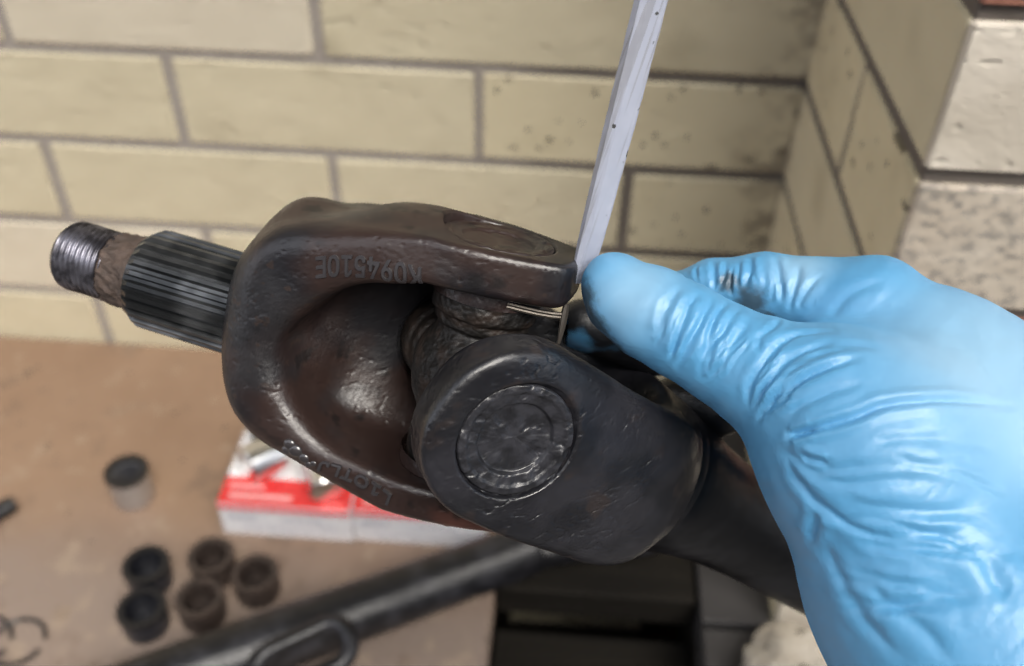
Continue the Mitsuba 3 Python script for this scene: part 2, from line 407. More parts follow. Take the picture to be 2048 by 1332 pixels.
for k in range(-4, 4):
    z0 = Z0 + CH * k; z1 = z0 + CH
    head = -124.0 if k % 2 == 0 else -20.0
    side = "cream_brick_yellow" if k % 2 == 0 else "cream_brick"
    # front corner brick: glazed side face as a thin stretcher slip, plain end face
    pier_brick(338, 352, -247 + 5.2, head - JT / 2 if head < -60 else -0.6, z0, z1, side)
    if head < -60:
        pier_brick(338, 352, head + JT / 2, -0.6, z0, z1, "cream_brick_yellow")
    fx = 338.3
    while fx < 1100:
        w = 225 - JT if fx > 345 or k % 2 == 0 else 225 - JT
        pier_brick(fx, fx + w, -247, -247 + 5, z0, z1, FRONT.get(k, "pink_brick")) if fx < 700 else None
        fx += 225

# bench: left board, a dark slot with rails, right plate
bench = thing("workbench", "scuffed tan workbench top with a dark slot across it", "workbench")
obj("board", moved(cbox(1645, 690, 36, 1.5), t=(145 - 1645 / 2, -347.5, -18)), "bench_board", bench, smooth=False)
obj("steel_plate", moved(cbox(900, 690, 36, 1.5), t=(289 + 450, -347.5 - 250, -18)), "grey_plate", bench, smooth=False)
obj("steel_plate", moved(cbox(48, 245, 36, 1.0), t=(289 + 24.5, -124.5, -18.6)), "grey_plate", bench, smooth=False)
obj("rail", moved(cbox(143, 44, 30, 2), t=(217, -206, -22)), "dark_wood", bench, smooth=False)
obj("rail", moved(cbox(143, 34, 30, 2), t=(217, -246.5, -70)), "dark_wood", bench, smooth=False)
obj("rail", moved(cbox(143, 34, 30, 2), t=(217, -285, -150)), "dark_wood", bench, smooth=False)
obj("back_panel", moved(cbox(143, 180, 20, 1), t=(217, -93, -30)), "dark_wood", bench, smooth=False)
obj("side_panel", moved(cbox(14, 690, 800, 1), t=(137, -347.5, -437)), "dark_wood", bench, smooth=False)
obj("side_panel", moved(cbox(14, 690, 800, 1), t=(297, -347.5, -437)), "dark_wood", bench, smooth=False)
obj("bottom_shelf", moved(cbox(146, 690, 14, 1), t=(217, -347.5, -400)), "dark_wood", bench, smooth=False)
obj("leg", moved(cbox(70, 70, 822, 2), t=(-1400, -640, -449)), "dark_wood", bench, smooth=False)
obj("leg", moved(cbox(70, 70, 822, 2), t=(1130, -880, -449)), "dark_wood", bench, smooth=False)

# ------------------------------------------------------------------ the shaft joint held over the bench
# own frame: origin where the two pin axes cross; the axes stand in the world as below
POSE = (VIEW, np.array([156.346, -439.244, 394.873]))
YA = np.array([[0.94536561, 0.20907245, -0.25014511], [-0.27444547, 0.92451296, -0.26449097], [0.17596462, 0.31869186, 0.93138175]])  # t, a, b of the splined yoke
YB = np.array([[0.75835122, 0.56724461, 0.32114945], [-0.44941474, 0.81184841, -0.3727312], [-0.47215444, 0.13833187, 0.87059433]])  # t, side, pin of the other yoke
def posed(m, R, t=(0, 0, 0)):
    """From a yoke's own frame to the joint's."""
    return moved(m, R, np.asarray(R) @ np.asarray(t, float))
joint = thing("axle_shaft_joint", "greasy dark steel universal joint with a splined stub, held over the bench", "universal joint")

def yoke_sdf(p, boss=1.0, square=True):
    """t runs from the closed end (-70) to the ears (0 .. 23), ears at a = +-28 .. 41, the pin along a."""
    t, a, b = p[..., 0], p[..., 1], p[..., 2]
    back = np.maximum(-t - 12, 0)
    fall = 0.17 * back if square else 0.10 * back
    top = np.abs(a) + fall + (1.6 * np.clip(-a / 10, 0, 1) if square else 0)
    lid = 40.0 if square else 41.0
    end = -72.5 if square else -68.0
    prof = smax(box2(t, top, end, 60, -lid, lid, 27.0), t - (23.5 if square else 24.5), 3.0)
    root = np.clip((-t - 12) / 40, 0, 1); root = root * root * (3 - 2 * root)
    if square:
        plan = box2(t, b + 4.5 * root, -150, 23.5, -20.5, 20.5, 5.5) - 5.5 * root
        plan = smax(plan, 0.39 * t + 0.92 * np.abs(b + 4.5 * root) - 19.4 - 6.0 * root, 5.0)
    else:
        plan = np.where(t > 0, np.hypot(np.maximum(t, 0), b) - 24.0, np.abs(b) - 24.0)
    plan = smax(plan, -t + end + 0.016 * b * b, 10.0)
    k = 2.6 + 6.5 * root
    d = smax(prof, plan, k)
    d = smin(d, ell(p, (-56, 14, -6), (13.0, 21, 18)), 6.0)
    if square:
        d = smin(d, ell(p, (-20, 27, 0), (21, 15.4, 18)), 8.0)
    web = np.clip((2 - b) / 18, 0, 1); web = web * web * (3 - 2 * web) if square else 0 * web
    inner = box2(t - 24.0 * web, np.abs(a) + ((0.15 + 0.15 * np.clip(a / 14 + 0.3, 0, 1)) if square else 0.10) * back + 6.0 * web * root, -49.0, 90, -27.8, 27.8, 24.0)
    flare = np.maximum(np.abs(b) - 12, 0) ** 2 * 0.012 * root
    d = smax(d, -(inner - flare), 3.0 + 4.0 * root)
    # lump inside the closed end and its rib
    d = smin(d, ell(p, (-51, -9, -7), (11.5 * boss, 15, 14)), 7.0)
    d = smin(d, cap(p, (-34, -24, -15), (-32, 8, -19), 2.6, 2.2), 8.0)
    # spot faces and bores
    r = np.hypot(t, b)
    d = smax(d, -np.maximum(r - 15.5, 39.2 - np.abs(a)), 0.7)
    return np.maximum(d, -(r - 14.9))

def cast_noise(m, amp, seed=0, s=0.16):
    v = np.asarray(m.vertices); n = normals(m)
    w = meshkit.fbm(v * s, 4, seed) - 0.5
    w2 = meshkit.fbm(v * 0.045, 2, seed + 5) - 0.5
    m.vertices = v + n * (w[:, None] * amp * 0.5 + w2[:, None] * amp * 1.2)
    return m

ya = surface(lambda p: yoke_sdf(p), (-74, -46, -33), (30, 46, 33), 0.62)
cast_noise(ya, 0.55, 3)
yoke_a = obj("yoke", posed(ya, YA), "forged_steel", joint, POSE, smooth=True)

def yoke_b_sdf(p):
    # frame: t from the closed end (+) to the ears (-), side, pin; mirrored along t
    q = np.stack([-p[..., 0], p[..., 2], p[..., 1]], -1)
    d = yoke_sdf(q, 0.6, False)
    neck = np.hypot(p[..., 1], p[..., 2]) - 25.0
    neck = smax(smax(neck, -(p[..., 0] - 50), 6.0), p[..., 0] - 70.0, 5.0)
    d = smin(d, neck, 9.0)
    # upper corner of the near ear, forged flatter
    f_ = p @ np.array([0.14, 0.42, 0.897], np.float32) - 43.7
    d = smax(d, f_, 4.0)
    return np.maximum(d, -(np.hypot(p[..., 0], p[..., 1]) - 14.9))
yb = surface(yoke_b_sdf, (-30, -32, -46), (80, 32, 46), 0.68)
cast_noise(yb, 0.6, 8)
yoke_b = obj("yoke", posed(yb, YB), "black_forging", joint, POSE, smooth=True)

# splined stub: splines, rusty collar, thread
def spline_stub():
    n_t, L0, L1 = 28, 58.0, 101.5
    pr = []
    for i in range(n_t):
        for u, r in ((0.0, 13.4), (0.18, 15.0), (0.52, 15.05), (0.70, 13.4)):
            th = (i + u) / n_t * 2 * math.pi
            pr.append((r, th))
    rr, th = np.array(pr).T
    rings = []
    for L, sc in ((L0, 0), (L1 - 2.6, 0), (L1, 1.9)):
        r = np.minimum(rr, 15.2 - sc)
        rings.append(np.stack([-np.full_like(r, L), r * np.cos(th), r * np.sin(th)], 1))
    k = len(rr); v = np.vstack(rings + [[[-L1, 0, 0]]]); f = []
    for i in range(2):
        for j in range(k):
            l = (j + 1) % k
            f += [[i * k + j, (i + 1) * k + l, i * k + l], [i * k + j, (i + 1) * k + j, (i + 1) * k + l]]
    for j in range(k): f.append([3 * k, 2 * k + (j + 1) % k, 2 * k + j])
    return trimesh.Trimesh(v, f, process=False)
stub = obj("splined_stub", posed(spline_stub(), YA), "spline_steel", joint, POSE, smooth=False)
def along(prof, n=64):
    """A body of revolution round the yoke's shaft axis from (distance from the joint, radius)."""
    v, f = revolve([(r, L) for L, r in prof], n)
    return posed(moved((v, f), np.array([[0, 0, -1.0], [0, 1, 0], [1, 0, 0]])), YA)
cr = trimesh.creation.icosphere(3)
col = to_mesh(along([(100, 0.1), (100.5, 11.4), (102.5, 12.0), (103.6, 11.4), (105, 10.9), (107, 10.7), (109, 10.5), (111.5, 10.4), (112.5, 10.3), (113, 0.1)], 90)).subdivide()
w = meshkit.fbm(np.asarray(col.vertices) * 0.55, 3, 4) - 0.45
col.vertices = np.asarray(col.vertices) + normals(col) * w[:, None] * 2.6
obj("rusty_collar", col, "rust", joint, POSE, smooth=True)
def thread():
    n, L0, L1, pitch = 72, 111.5, 128.5, 1.75
    z = np.arange(L0, L1 + 0.01, 0.19); a = np.arange(n) / n * 2 * np.pi
    Z, A = np.meshgrid(z, a, indexing="ij")
    ph = (Z / pitch + A / (2 * np.pi)) % 1.0
    r = 9.7 + 0.9 * (0.5 + 0.5 * np.cos(2 * np.pi * ph)) ** 1.3
    r = np.minimum(r, 10.6 - np.maximum(Z - (L1 - 2.0), 0) * 0.8)
    v = np.stack([-Z, r * np.cos(A), r * np.sin(A)], -1).reshape(-1, 3)
    m = len(z); f = []
    i, j = np.meshgrid(np.arange(m - 1), np.arange(n), indexing="ij"); l = (j + 1) % n
    f = np.stack([i * n + j, (i + 1) * n + j, (i + 1) * n + l, i * n + l], -1).reshape(-1, 4)
    v = np.vstack([v, [[-L1, 0, 0]]])
    tri = np.vstack([f[:, [0, 1, 2]], f[:, [0, 2, 3]], np.stack([np.full(n, m * n), (m - 1) * n + (np.arange(n) + 1) % n, (m - 1) * n + np.arange(n)], 1)])
    return trimesh.Trimesh(v, tri, process=False)
obj("thread", posed(thread(), YA), "thread_steel", stub, POSE, smooth=True)

# axle shaft beyond the second yoke
v, f = revolve([(0.1, 64), (23.7, 64), (24.2, 70), (23.6, 73), (22.5, 73.8), (22.8, 76), (22.2, 82), (20.3, 91), (18.6, 102), (17.6, 120), (17.4, 430), (0.1, 430)], 72)
obj("axle_shaft", posed(moved((v, f), np.array([[0, 0, 1.0], [1, 0, 0], [0, 1, 0]])), YB), "black_steel", joint, POSE, smooth=30)

# cross (spider) with its four journals
AX_A, AX_B = YA[:, 1], YB[:, 2]
def cross_sdf(p):
    d = np.linalg.norm(p, axis=-1) - 15.5
    for ax in (AX_A, AX_B):
        h = p @ ax.astype(np.float32); r = np.linalg.norm(p - h[..., None] * ax.astype(np.float32), axis=-1)
        ah = np.abs(h)
        d = smin(d, np.maximum(r - (11.2 + 0.10 * np.maximum(18 - ah, 0)), ah - 30), 5.0)
        d = smin(d, smax(np.maximum(r - 14.2, ah - 30), 19.0 - ah, 1.0), 1.2)
        d = smin(d, smax(np.maximum(r - 12.9, ah - 30), 15.5 - ah, 1.0), 1.2)
    return d
cr = surface(cross_sdf, (-34, -34, -34), (34, 34, 34), 0.8)
cast_noise(cr, 1.6, 5, 0.3)
obj("cross", cr, "rusty_grime", joint, POSE, smooth=True)

# the two bearing caps in view: a flat, battered disc with a ring pressed into it
def cap_disc(R, pin, dish):
    prof = [(15.1, 24), (15.1, 39.4), (14.7, 39.9), (13.2, 40.0), (12.2, 39.5), (10.0, 39.3), (9.3, 38.7 - dish), (6, 38.5 - dish), (0.05, 38.5 - dish)]
    v, f = revolve(prof, 80)
    m = to_mesh((v, f)).subdivide().subdivide()
    P = np.asarray(m.vertices)
    P[:, 2] += (meshkit.fbm(P * 0.35, 4, 11) - 0.5) * 1.15 * (P[:, 2] > 37)
    m.vertices = P
    return moved(m, frame(pin))
obj("bearing_cap", cap_disc(None, AX_B, 0.7), "worn_cap", joint, POSE, smooth=True, label="battered dark bearing cap facing the viewer")
obj("bearing_cap", cap_disc(None, AX_A, 0.2), "forged_steel", joint, POSE, smooth=True)
obj("bearing_cap", cap_disc(None, -AX_A, 0.2), "forged_steel", joint, POSE, smooth=True)
obj("bearing_cap", cap_disc(None, -AX_B, 0.2), "forged_steel", joint, POSE, smooth=True)

# raised casting marks on the splined yoke, upside down as it is held
def on_face(text, h, c0, c1, depth=0.95, b0=27.0):
    """Lettering laid on the yoke's near face, running from c1 to c0 upside down; each point sits on the casting."""
    m = meshkit.text_mesh(text, h, depth, bold=True)
    m = trimesh.Trimesh(*trimesh.remesh.subdivide_to_size(m.vertices, m.faces, 1.2))
    v = np.asarray(m.vertices); L = v[:, 0].max()
    c0, c1 = np.asarray(c0, float), np.asarray(c1, float)
    d = (c1 - c0); s = np.linalg.norm(d) / L; d /= np.linalg.norm(d); up = np.array([-d[1], d[0]])
    u = 1 - v[:, 0] / L
    q = c1[None] - d * (v[:, 0:1] * s) - up * (v[:, 1:2])
    q = q + up * (1.6 * (1 - (2 * u - 1) ** 2))[:, None]
    lo_, hi_ = np.full(len(q), 5.0), np.full(len(q), b0)
    for _ in range(28):
        mid = (lo_ + hi_) / 2
        val = yoke_sdf(np.stack([q[:, 0], q[:, 1], mid], 1).astype(np.float32))
        lo_, hi_ = np.where(val < 0, mid, lo_), np.where(val < 0, hi_, mid)
    return trimesh.Trimesh(np.stack([q[:, 0], q[:, 1], lo_ + v[:, 2] - 0.15], 1), m.faces, process=False)
obj("lettering", posed(on_face("K094510E", 5.4, (-41.0, 27.3), (-12.5, 32.0)), YA), "worn_letters", yoke_a, POSE, smooth=False)
obj("lettering", posed(on_face("L1OTLJ", 3.3, (-31.0, -28.6), (-9.0, -32.3)), YA), "worn_letters", yoke_a, POSE, smooth=False)

# ------------------------------------------------------------------ the hand in its glove, in the joint's frame
def H(*c): return np.array(c, float)
HAND = {
    'thumb_end': (H(37.4, 24.1, 23.1), 8.1),
    'thumb_tip': (H(40.0, 20.5, 24.1), 9.9),
    'thumb_pad': (H(46.3, 16.5, 26.1), 11.6),
    'thumb_joint': (H(54.4, 11.6, 29.1), 11.7),
    'thumb_mid': (H(62.9, 6.7, 31.1), 11.8),
    'thumb_base': (H(72.9, 1.0, 35.1), 13.6),
    'thenar_a': (H(87.0, -5.9, 40.1), 17.8),
    'thenar_b': (H(96.4, -16.1, 42.1), 22.1),
    'heel_a': (H(102.8, -31.4, 42.1), 24.1),
    'heel_b': (H(110.9, -48.2, 45.1), 26.1),
    'wrist_a': (H(124.4, -64.6, 48.1), 31.5),
    'arm_a': (H(155.7, -102.7, 56.1), 33.1),
    'back_a': (H(105.5, 17.1, 19.1), 13.3),
    'back_b': (H(119.7, 0.5, 25.1), 17.7),
    'back_c': (H(134.3, -15.0, 31.1), 21.5),
    'wrist_b': (H(154.0, -45.3, 33.1), 26.2),
    'arm_b': (H(183.4, -84.7, 41.1), 30.7),
    'web': (H(91.0, 2.6, 24.1), 9.1),
    'index_k': (H(105.6, 17.3, 18.1), 13.2),
    'index_m': (H(80.2, 23.3, 7.1), 9.5),
    'index_d': (H(67.2, 23.6, 1.1), 8.3),
    'index_t': (H(55.5, 20.7, -3.9), 7.3),
    'mid_k': (H(116.4, 13.6, -0.9), 13.3),
    'mid_m': (H(83.0, 11.5, -20.9), 9.3),
    'mid_d': (H(54.8, 8.0, -27.9), 9.2),
    'mid_t': (H(33.0, 14.1, -28.9), 8.0),
    'ring_k': (H(128.6, 6.3, -18.9), 13.1),
    'ring_m': (H(97.4, -3.4, -34.9), 9.4),
    'ring_d': (H(76.6, -12.5, -40.9), 9.0),
    'ring_t': (H(63.4, -10.2, -42.9), 7.7),
    'lit_k': (H(140.5, -4.8, -32.9), 12.2),
    'lit_m': (H(118.0, -8.7, -44.9), 8.4),
    'lit_d': (H(108.3, -18.5, -44.9), 7.8),
    'lit_t': (H(102.2, -26.9, -40.9), 6.7),
    'palm_a': (H(129.4, -20.1, 9.1), 25.5),
    'palm_b': (H(143.2, -40.2, 16.1), 28.1),
}
HAND_BONES = [("thenar_a", "thenar_b", 9.0), ("thenar_b", "heel_a", 9.0), ("heel_a", "heel_b", 9.0), ("heel_b", "wrist_a", 10.0), ("wrist_a", "arm_a", 10.0),
              ("back_a", "back_b", 9.0), ("back_b", "back_c", 12.0), ("back_c", "wrist_b", 12.0), ("wrist_b", "arm_b", 12.0), ("thenar_b", "back_c", 12.0), ("web", "back_b", 10.0), ("web", "thenar_a", 8.0),
              ("mid_k", "palm_a", 9.0), ("ring_k", "palm_a", 9.0), ("lit_k", "palm_b", 9.0), ("palm_a", "palm_b", 10.0), ("palm_a", "thenar_b", 10.0), ("palm_b", "wrist_a", 12.0), ("palm_b", "wrist_b", 12.0), ("heel_b", "wrist_b", 12.0)]
HAND_FINGERS = [("thenar_a", "thumb_base", "thumb_mid", "thumb_joint", "thumb_pad", "thumb_tip", "thumb_end"), ("index_k", "index_m", "index_d", "index_t"), ("mid_k", "mid_m", "mid_d", "mid_t"),
                ("ring_k", "ring_m", "ring_d", "ring_t"), ("lit_k", "lit_m", "lit_d", "lit_t")]
def hand_sdf(p):
    h = HAND
    d = None
    for a, b, k in HAND_BONES:
        (ca, ra), (cb, rb) = h[a], h[b]
        c = cap(p, ca, cb, ra, rb)
        d = c if d is None else smin(d, c, k)
    for chain in HAND_FINGERS:
        f_ = None
        for a, b in zip(chain[:-1], chain[1:]):
            (ca, ra), (cb, rb) = h[a], h[b]
            c = cap(p, ca, cb, ra, rb)
            f_ = c if f_ is None else smin(f_, c, 2.5)
        d = smin(d, f_, 4.0)
    return d

# fold lines of the glove: points on its skin (joint frame), width, height
FOLDS = [
    ([(52.1, 22.5, 36.1), (50.4, 20.5, 37.8), (49.1, 18.6, 38.7), (48.2, 16.7, 39.2), (47.5, 14.9, 39.3), (47.0, 13.1, 39.2), (46.7, 11.3, 39.0)], 1.1, 0.7),
    ([(56.3, 20.7, 37.2), (55.0, 19.6, 38.4), (53.9, 18.3, 39.5), (53.0, 16.7, 40.2), (52.3, 14.7, 40.8), (51.7, 12.3, 41.1), (51.2, 10.2, 40.9), (50.6, 8.5, 40.4), (50.0, 6.9, 39.6), (49.4, 5.5, 38.6)], 1.0, 0.9),
    ([(59.6, 19.0, 37.7), (58.2, 17.0, 39.7), (57.1, 15.2, 40.8), (56.1, 13.5, 41.4), (55.1, 12.0, 41.6), (54.2, 10.5, 41.6), (53.4, 9.0, 41.3), (52.6, 7.3, 40.7), (51.9, 5.5, 39.8), (51.2, 3.5, 38.2)], 1.0, 1.0),
    ([(63.2, 18.5, 36.5), (61.7, 17.3, 38.6), (60.5, 16.0, 40.0), (59.5, 14.6, 40.9), (58.7, 12.9, 41.7), (58.1, 11.1, 42.1), (57.5, 9.0, 42.4), (57.0, 6.8, 42.2), (56.6, 4.2, 41.6), (56.3, 1.4, 40.3)], 1.0, 1.0),
    ([(66.3, 16.8, 37.6), (64.6, 15.2, 40.0), (63.2, 13.8, 41.4), (61.9, 12.3, 42.2), (60.6, 10.9, 42.6), (59.3, 9.5, 42.7), (58.5, 8.0, 42.7), (58.2, 6.3, 42.6), (58.0, 4.6, 42.4), (58.0, 2.7, 42.0)], 1.0, 0.8),
    ([(69.1, 15.7, 38.2), (67.3, 13.8, 41.2), (65.9, 12.2, 42.7), (64.7, 10.7, 43.5), (63.6, 9.3, 44.0), (62.7, 8.0, 44.1), (61.9, 6.8, 44.1)], 1.1, 0.7),
    ([(75.5, 14.6, 38.2), (74.3, 13.9, 40.9), (73.3, 13.1, 42.4), (72.3, 12.3, 43.6), (71.0, 11.4, 44.5), (69.5, 10.5, 45.1), (68.7, 9.6, 45.6), (68.6, 8.8, 46.2), (68.6, 7.9, 46.7), (69.1, 7.0, 47.4)], 0.9, 0.7),
    ([(84.9, 11.8, 49.7), (82.3, 11.8, 48.7), (80.0, 11.5, 47.7), (77.9, 11.3, 47.0), (75.9, 10.6, 47.0), (74.0, 9.4, 47.5), (72.3, 8.1, 48.0), (70.8, 6.6, 48.3), (69.5, 5.0, 48.5), (68.4, 3.4, 48.6), (67.6, 1.9, 48.4), (66.9, 0.4, 48.2), (66.5, -1.0, 47.9), (66.3, -2.4, 47.6), (66.2, -3.8, 47.2), (66.2, -5.2, 46.8)], 1.2, 0.9),
    ([(84.4, 9.7, 53.1), (81.7, 8.9, 53.0), (79.4, 8.0, 52.7), (77.3, 7.1, 52.3), (75.5, 6.1, 51.9), (73.9, 5.1, 51.5), (72.5, 3.9, 51.2), (71.2, 2.5, 50.9), (70.0, 0.8, 50.6), (69.1, -0.9, 50.2), (68.4, -2.6, 49.7), (67.8, -4.4, 49.0), (67.5, -6.2, 48.2)], 1.2, 0.8),
    ([(85.7, 5.3, 58.3), (83.2, 4.3, 58.2), (80.7, 3.3, 57.8), (78.4, 2.2, 57.2), (76.0, 0.8, 56.2), (73.7, -0.6, 54.9), (71.8, -2.1, 53.5), (70.4, -3.6, 52.3), (69.3, -5.1, 51.0), (68.5, -6.6, 49.9)], 1.3, 0.8),
    ([(86.3, 0.2, 62.1), (83.5, -0.6, 61.5), (80.8, -1.5, 60.7), (78.5, -2.6, 59.8), (76.3, -3.8, 58.6), (74.3, -5.2, 57.3), (72.6, -6.8, 55.7)], 1.3, 0.6),
    ([(92.6, 7.6, 56.7), (90.7, 8.2, 56.0), (88.6, 8.6, 55.5), (86.6, 8.7, 55.0), (84.5, 8.6, 54.6), (82.4, 8.2, 54.2), (80.3, 7.6, 53.8)], 1.5, 0.6),
    ([(72.6, -11.2, 56.2), (74.0, -10.6, 57.8), (75.6, -9.9, 59.3), (77.3, -9.2, 60.7), (79.2, -8.5, 62.0), (81.4, -7.7, 63.2), (83.6, -6.9, 64.2), (85.7, -5.9, 64.8), (87.9, -4.8, 65.1), (90.5, -3.9, 65.4), (93.9, -3.3, 65.7), (98.2, -2.9, 65.5), (103.1, -2.7, 64.6), (108.5, -3.0, 62.8), (115.2, -3.7, 59.4), (121.6, -4.5, 57.2)], 1.1, 1.3),
    ([(72.6, -11.3, 56.2), (73.4, -11.0, 57.1), (74.2, -10.7, 58.0), (74.9, -10.4, 58.8), (75.7, -10.1, 59.5), (76.5, -9.7, 60.1), (77.3, -9.4, 60.7)], 0.8, 1.0),
    ([(59.4, 28.1, 4.0), (54.7, 25.0, 30.5)], 0.8, 0.6),
    ([(61.5, 29.3, 5.0), (61.2, 27.1, 6.8), (56.5, 23.8, 31.5)], 0.8, 0.6),
    ([(66.4, 31.4, 5.5), (65.8, 28.5, 8.7), (65.5, 25.7, 9.9), (65.5, 23.0, 10.1)], 0.9, 0.7),
    ([(75.2, 31.7, 10.3), (75.1, 30.4, 12.4), (74.9, 28.9, 13.7), (74.5, 27.3, 14.5), (73.8, 25.5, 14.7), (72.9, 23.5, 14.4)], 1.0, 0.8),
    ([(81.4, 32.1, 12.2), (81.1, 30.5, 14.5), (81.1, 28.8, 16.2), (81.2, 26.9, 17.4), (81.3, 24.7, 18.4), (81.6, 22.3, 18.9), (82.0, 19.6, 19.0)], 1.0, 0.8),
    ([(86.5, 29.0, 17.8), (85.9, 27.4, 19.1), (85.3, 25.6, 19.9), (84.7, 23.7, 20.4), (84.2, 21.7, 20.5), (83.7, 19.6, 20.1), (83.3, 17.3, 19.1)], 1.1, 0.7),
    ([(91.0, 26.0, 22.4), (89.0, 24.3, 22.4), (87.5, 22.8, 22.1), (86.5, 21.3, 21.8), (85.9, 20.1, 21.5), (85.5, 18.9, 21.1), (85.4, 17.9, 20.8)], 1.1, 0.6),
    ([(103.2, 23.8, 31.1), (100.4, 23.2, 30.4), (98.0, 22.3, 29.6), (96.0, 21.1, 28.7), (94.2, 19.4, 27.9), (92.7, 17.2, 27.2), (90.6, 14.6, 29.0)], 1.8, 0.6),
    ([(74.5, -15.0, 58.3), (75.4, -15.4, 59.3), (76.2, -15.8, 60.1), (77.0, -16.0, 60.9), (77.7, -16.2, 61.6), (78.4, -16.3, 62.2), (79.1, -16.4, 62.8)], 0.9, 0.9),
    ([(72.1, -15.0, 55.2), (72.7, -15.5, 55.9), (73.4, -15.9, 56.8), (74.3, -16.4, 57.8), (75.3, -17.1, 59.0), (76.5, -17.9, 60.3), (77.9, -18.1, 61.6), (79.4, -17.8, 63.0), (81.2, -17.4, 64.3), (83.0, -17.1, 65.5), (84.7, -16.8, 66.5), (86.5, -16.6, 67.3), (88.3, -16.3, 68.0)], 1.5, 0.8),
    ([(77.9, -20.0, 61.4), (79.6, -20.3, 62.9), (81.3, -20.4, 64.2), (83.0, -20.3, 65.4), (84.6, -20.1, 66.4), (86.3, -19.8, 67.2), (88.3, -19.5, 68.0), (91.0, -19.1, 68.8), (94.2, -18.8, 69.4), (98.1, -18.4, 69.6)], 1.5, 0.8),
    ([(72.2, -15.9, 55.0), (72.9, -18.0, 55.6), (73.8, -19.9, 56.4), (74.8, -21.7, 57.4), (76.1, -23.4, 58.6), (77.7, -25.0, 59.9), (79.3, -26.3, 61.2), (80.7, -27.4, 62.1), (82.0, -28.4, 62.8), (83.6, -29.3, 63.7), (85.6, -30.3, 64.7), (88.0, -31.3, 65.9), (90.7, -31.5, 67.3), (94.2, -31.2, 68.8), (98.3, -30.9, 70.0), (101.7, -30.8, 70.7), (104.1, -30.9, 71.1), (106.1, -31.3, 71.4), (107.4, -31.8, 71.7)], 1.6, 1.2),
    ([(78.1, -27.5, 59.4), (77.9, -29.8, 58.1), (77.9, -32.2, 56.5), (77.9, -34.6, 54.5)], 1.5, 1.2),
    ([(85.6, -33.5, 63.9), (87.2, -33.6, 65.0), (88.9, -33.7, 66.1), (90.7, -33.6, 67.2), (92.8, -33.5, 68.3), (95.2, -33.3, 69.4), (97.8, -33.1, 70.3), (100.5, -32.8, 71.1), (103.6, -32.4, 71.6), (106.9, -32.0, 71.7)], 1.5, 0.8),
    ([(87.3, -42.9, 65.1), (88.6, -43.4, 66.3), (90.1, -44.5, 67.7), (92.0, -46.0, 69.3), (94.2, -48.0, 71.0), (96.8, -50.9, 73.0), (99.8, -54.5, 74.9)], 2.2, 1.0),
    ([(90.5, -42.6, 67.9), (92.1, -43.2, 69.2), (93.7, -43.5, 70.3), (95.3, -43.4, 71.3), (96.9, -42.7, 72.1), (98.6, -41.8, 72.7), (100.5, -41.2, 73.3), (102.8, -41.0, 74.1), (105.5, -41.0, 74.9), (108.5, -41.2, 75.6)], 3.0, 1.3),
    ([(108.0, -34.0, 72.7), (108.2, -35.7, 73.4), (108.5, -37.2, 74.1), (109.0, -38.4, 74.6), (109.7, -39.4, 75.1), (110.5, -40.3, 75.6), (111.4, -40.9, 75.9)], 2.5, 1.2),
    ([(79.3, -34.1, 57.1), (80.6, -36.4, 57.7), (81.8, -38.8, 58.5), (82.8, -41.1, 59.7), (83.8, -43.6, 60.8), (84.7, -46.3, 61.9), (85.9, -48.8, 63.1), (87.6, -51.1, 64.8), (89.6, -53.3, 66.9), (92.1, -55.4, 69.1)], 2.0, 0.7),
    ([(114.9, 14.4, 41.4), (115.5, 11.2, 44.6), (116.4, 8.1, 47.7), (117.6, 5.3, 50.6), (119.2, 2.6, 52.8), (121.4, 0.1, 54.4), (124.0, -2.3, 55.5)], 4, 0.5),
    ([(94.5, -9.8, 68.4), (96.7, -10.1, 68.6), (99.5, -10.4, 68.5), (102.9, -10.9, 68.1), (107.1, -11.6, 66.9), (112.3, -12.5, 64.9), (118.6, -13.8, 61.7)], 3.0, 0.5),
    ([(81.5, -25.3, 63.5), (84.7, -26.0, 65.4), (88.3, -26.5, 67.0), (92.4, -26.5, 68.4), (97.0, -26.2, 69.3), (102.4, -25.9, 69.7), (108.7, -25.3, 69.1)], 2.2, 0.6),
    ([(48.3, 14.5, 39.7), (48.1, 13.4, 39.7), (47.7, 12.3, 39.6), (47.4, 11.3, 39.4), (46.9, 10.3, 39.0), (46.3, 9.3, 38.3), (45.7, 8.4, 37.5)], 0.6582817350591185, 0.3697628245352085),
    ([(53.2, 20.3, 37.9), (52.4, 18.7, 39.1), (51.6, 17.2, 39.8), (51.0, 15.7, 40.3), (50.4, 14.2, 40.5), (49.8, 12.7, 40.5), (49.3, 11.2, 40.3)], 0.6576570051035445, 0.3966996428595352),
    ([(68.3, 10.7, 44.6), (67.0, 9.3, 45.2), (65.8, 7.9, 45.5), (64.7, 6.5, 45.6), (63.8, 4.9, 45.6), (63.0, 3.4, 45.3), (62.3, 1.7, 44.8)], 0.6231801872531219, 0.25037252087720907),
    ([(72.4, 5.4, 50.1), (71.6, 4.6, 50.1), (70.8, 3.8, 50.0), (70.1, 2.9, 49.8), (69.4, 2.1, 49.6), (68.7, 1.2, 49.3), (68.1, 0.3, 49.0)], 0.6678274162954578, 0.4433192524122041),
    ([(48.0, 20.3, 37.9), (47.4, 18.7, 38.4), (46.9, 17.1, 38.8), (46.6, 15.6, 38.9), (46.3, 14.0, 38.9), (46.1, 12.4, 38.8), (46.0, 10.8, 38.5)], 0.7828659636853387, 0.3017977920202503),
    ([(62.4, 7.5, 44.2), (61.9, 6.4, 44.2), (61.4, 5.4, 44.1), (60.8, 4.4, 43.9), (60.2, 3.4, 43.5), (59.6, 2.5, 42.9), (58.9, 1.7, 42.2)], 0.7574717185685781, 0.4144130527183108),
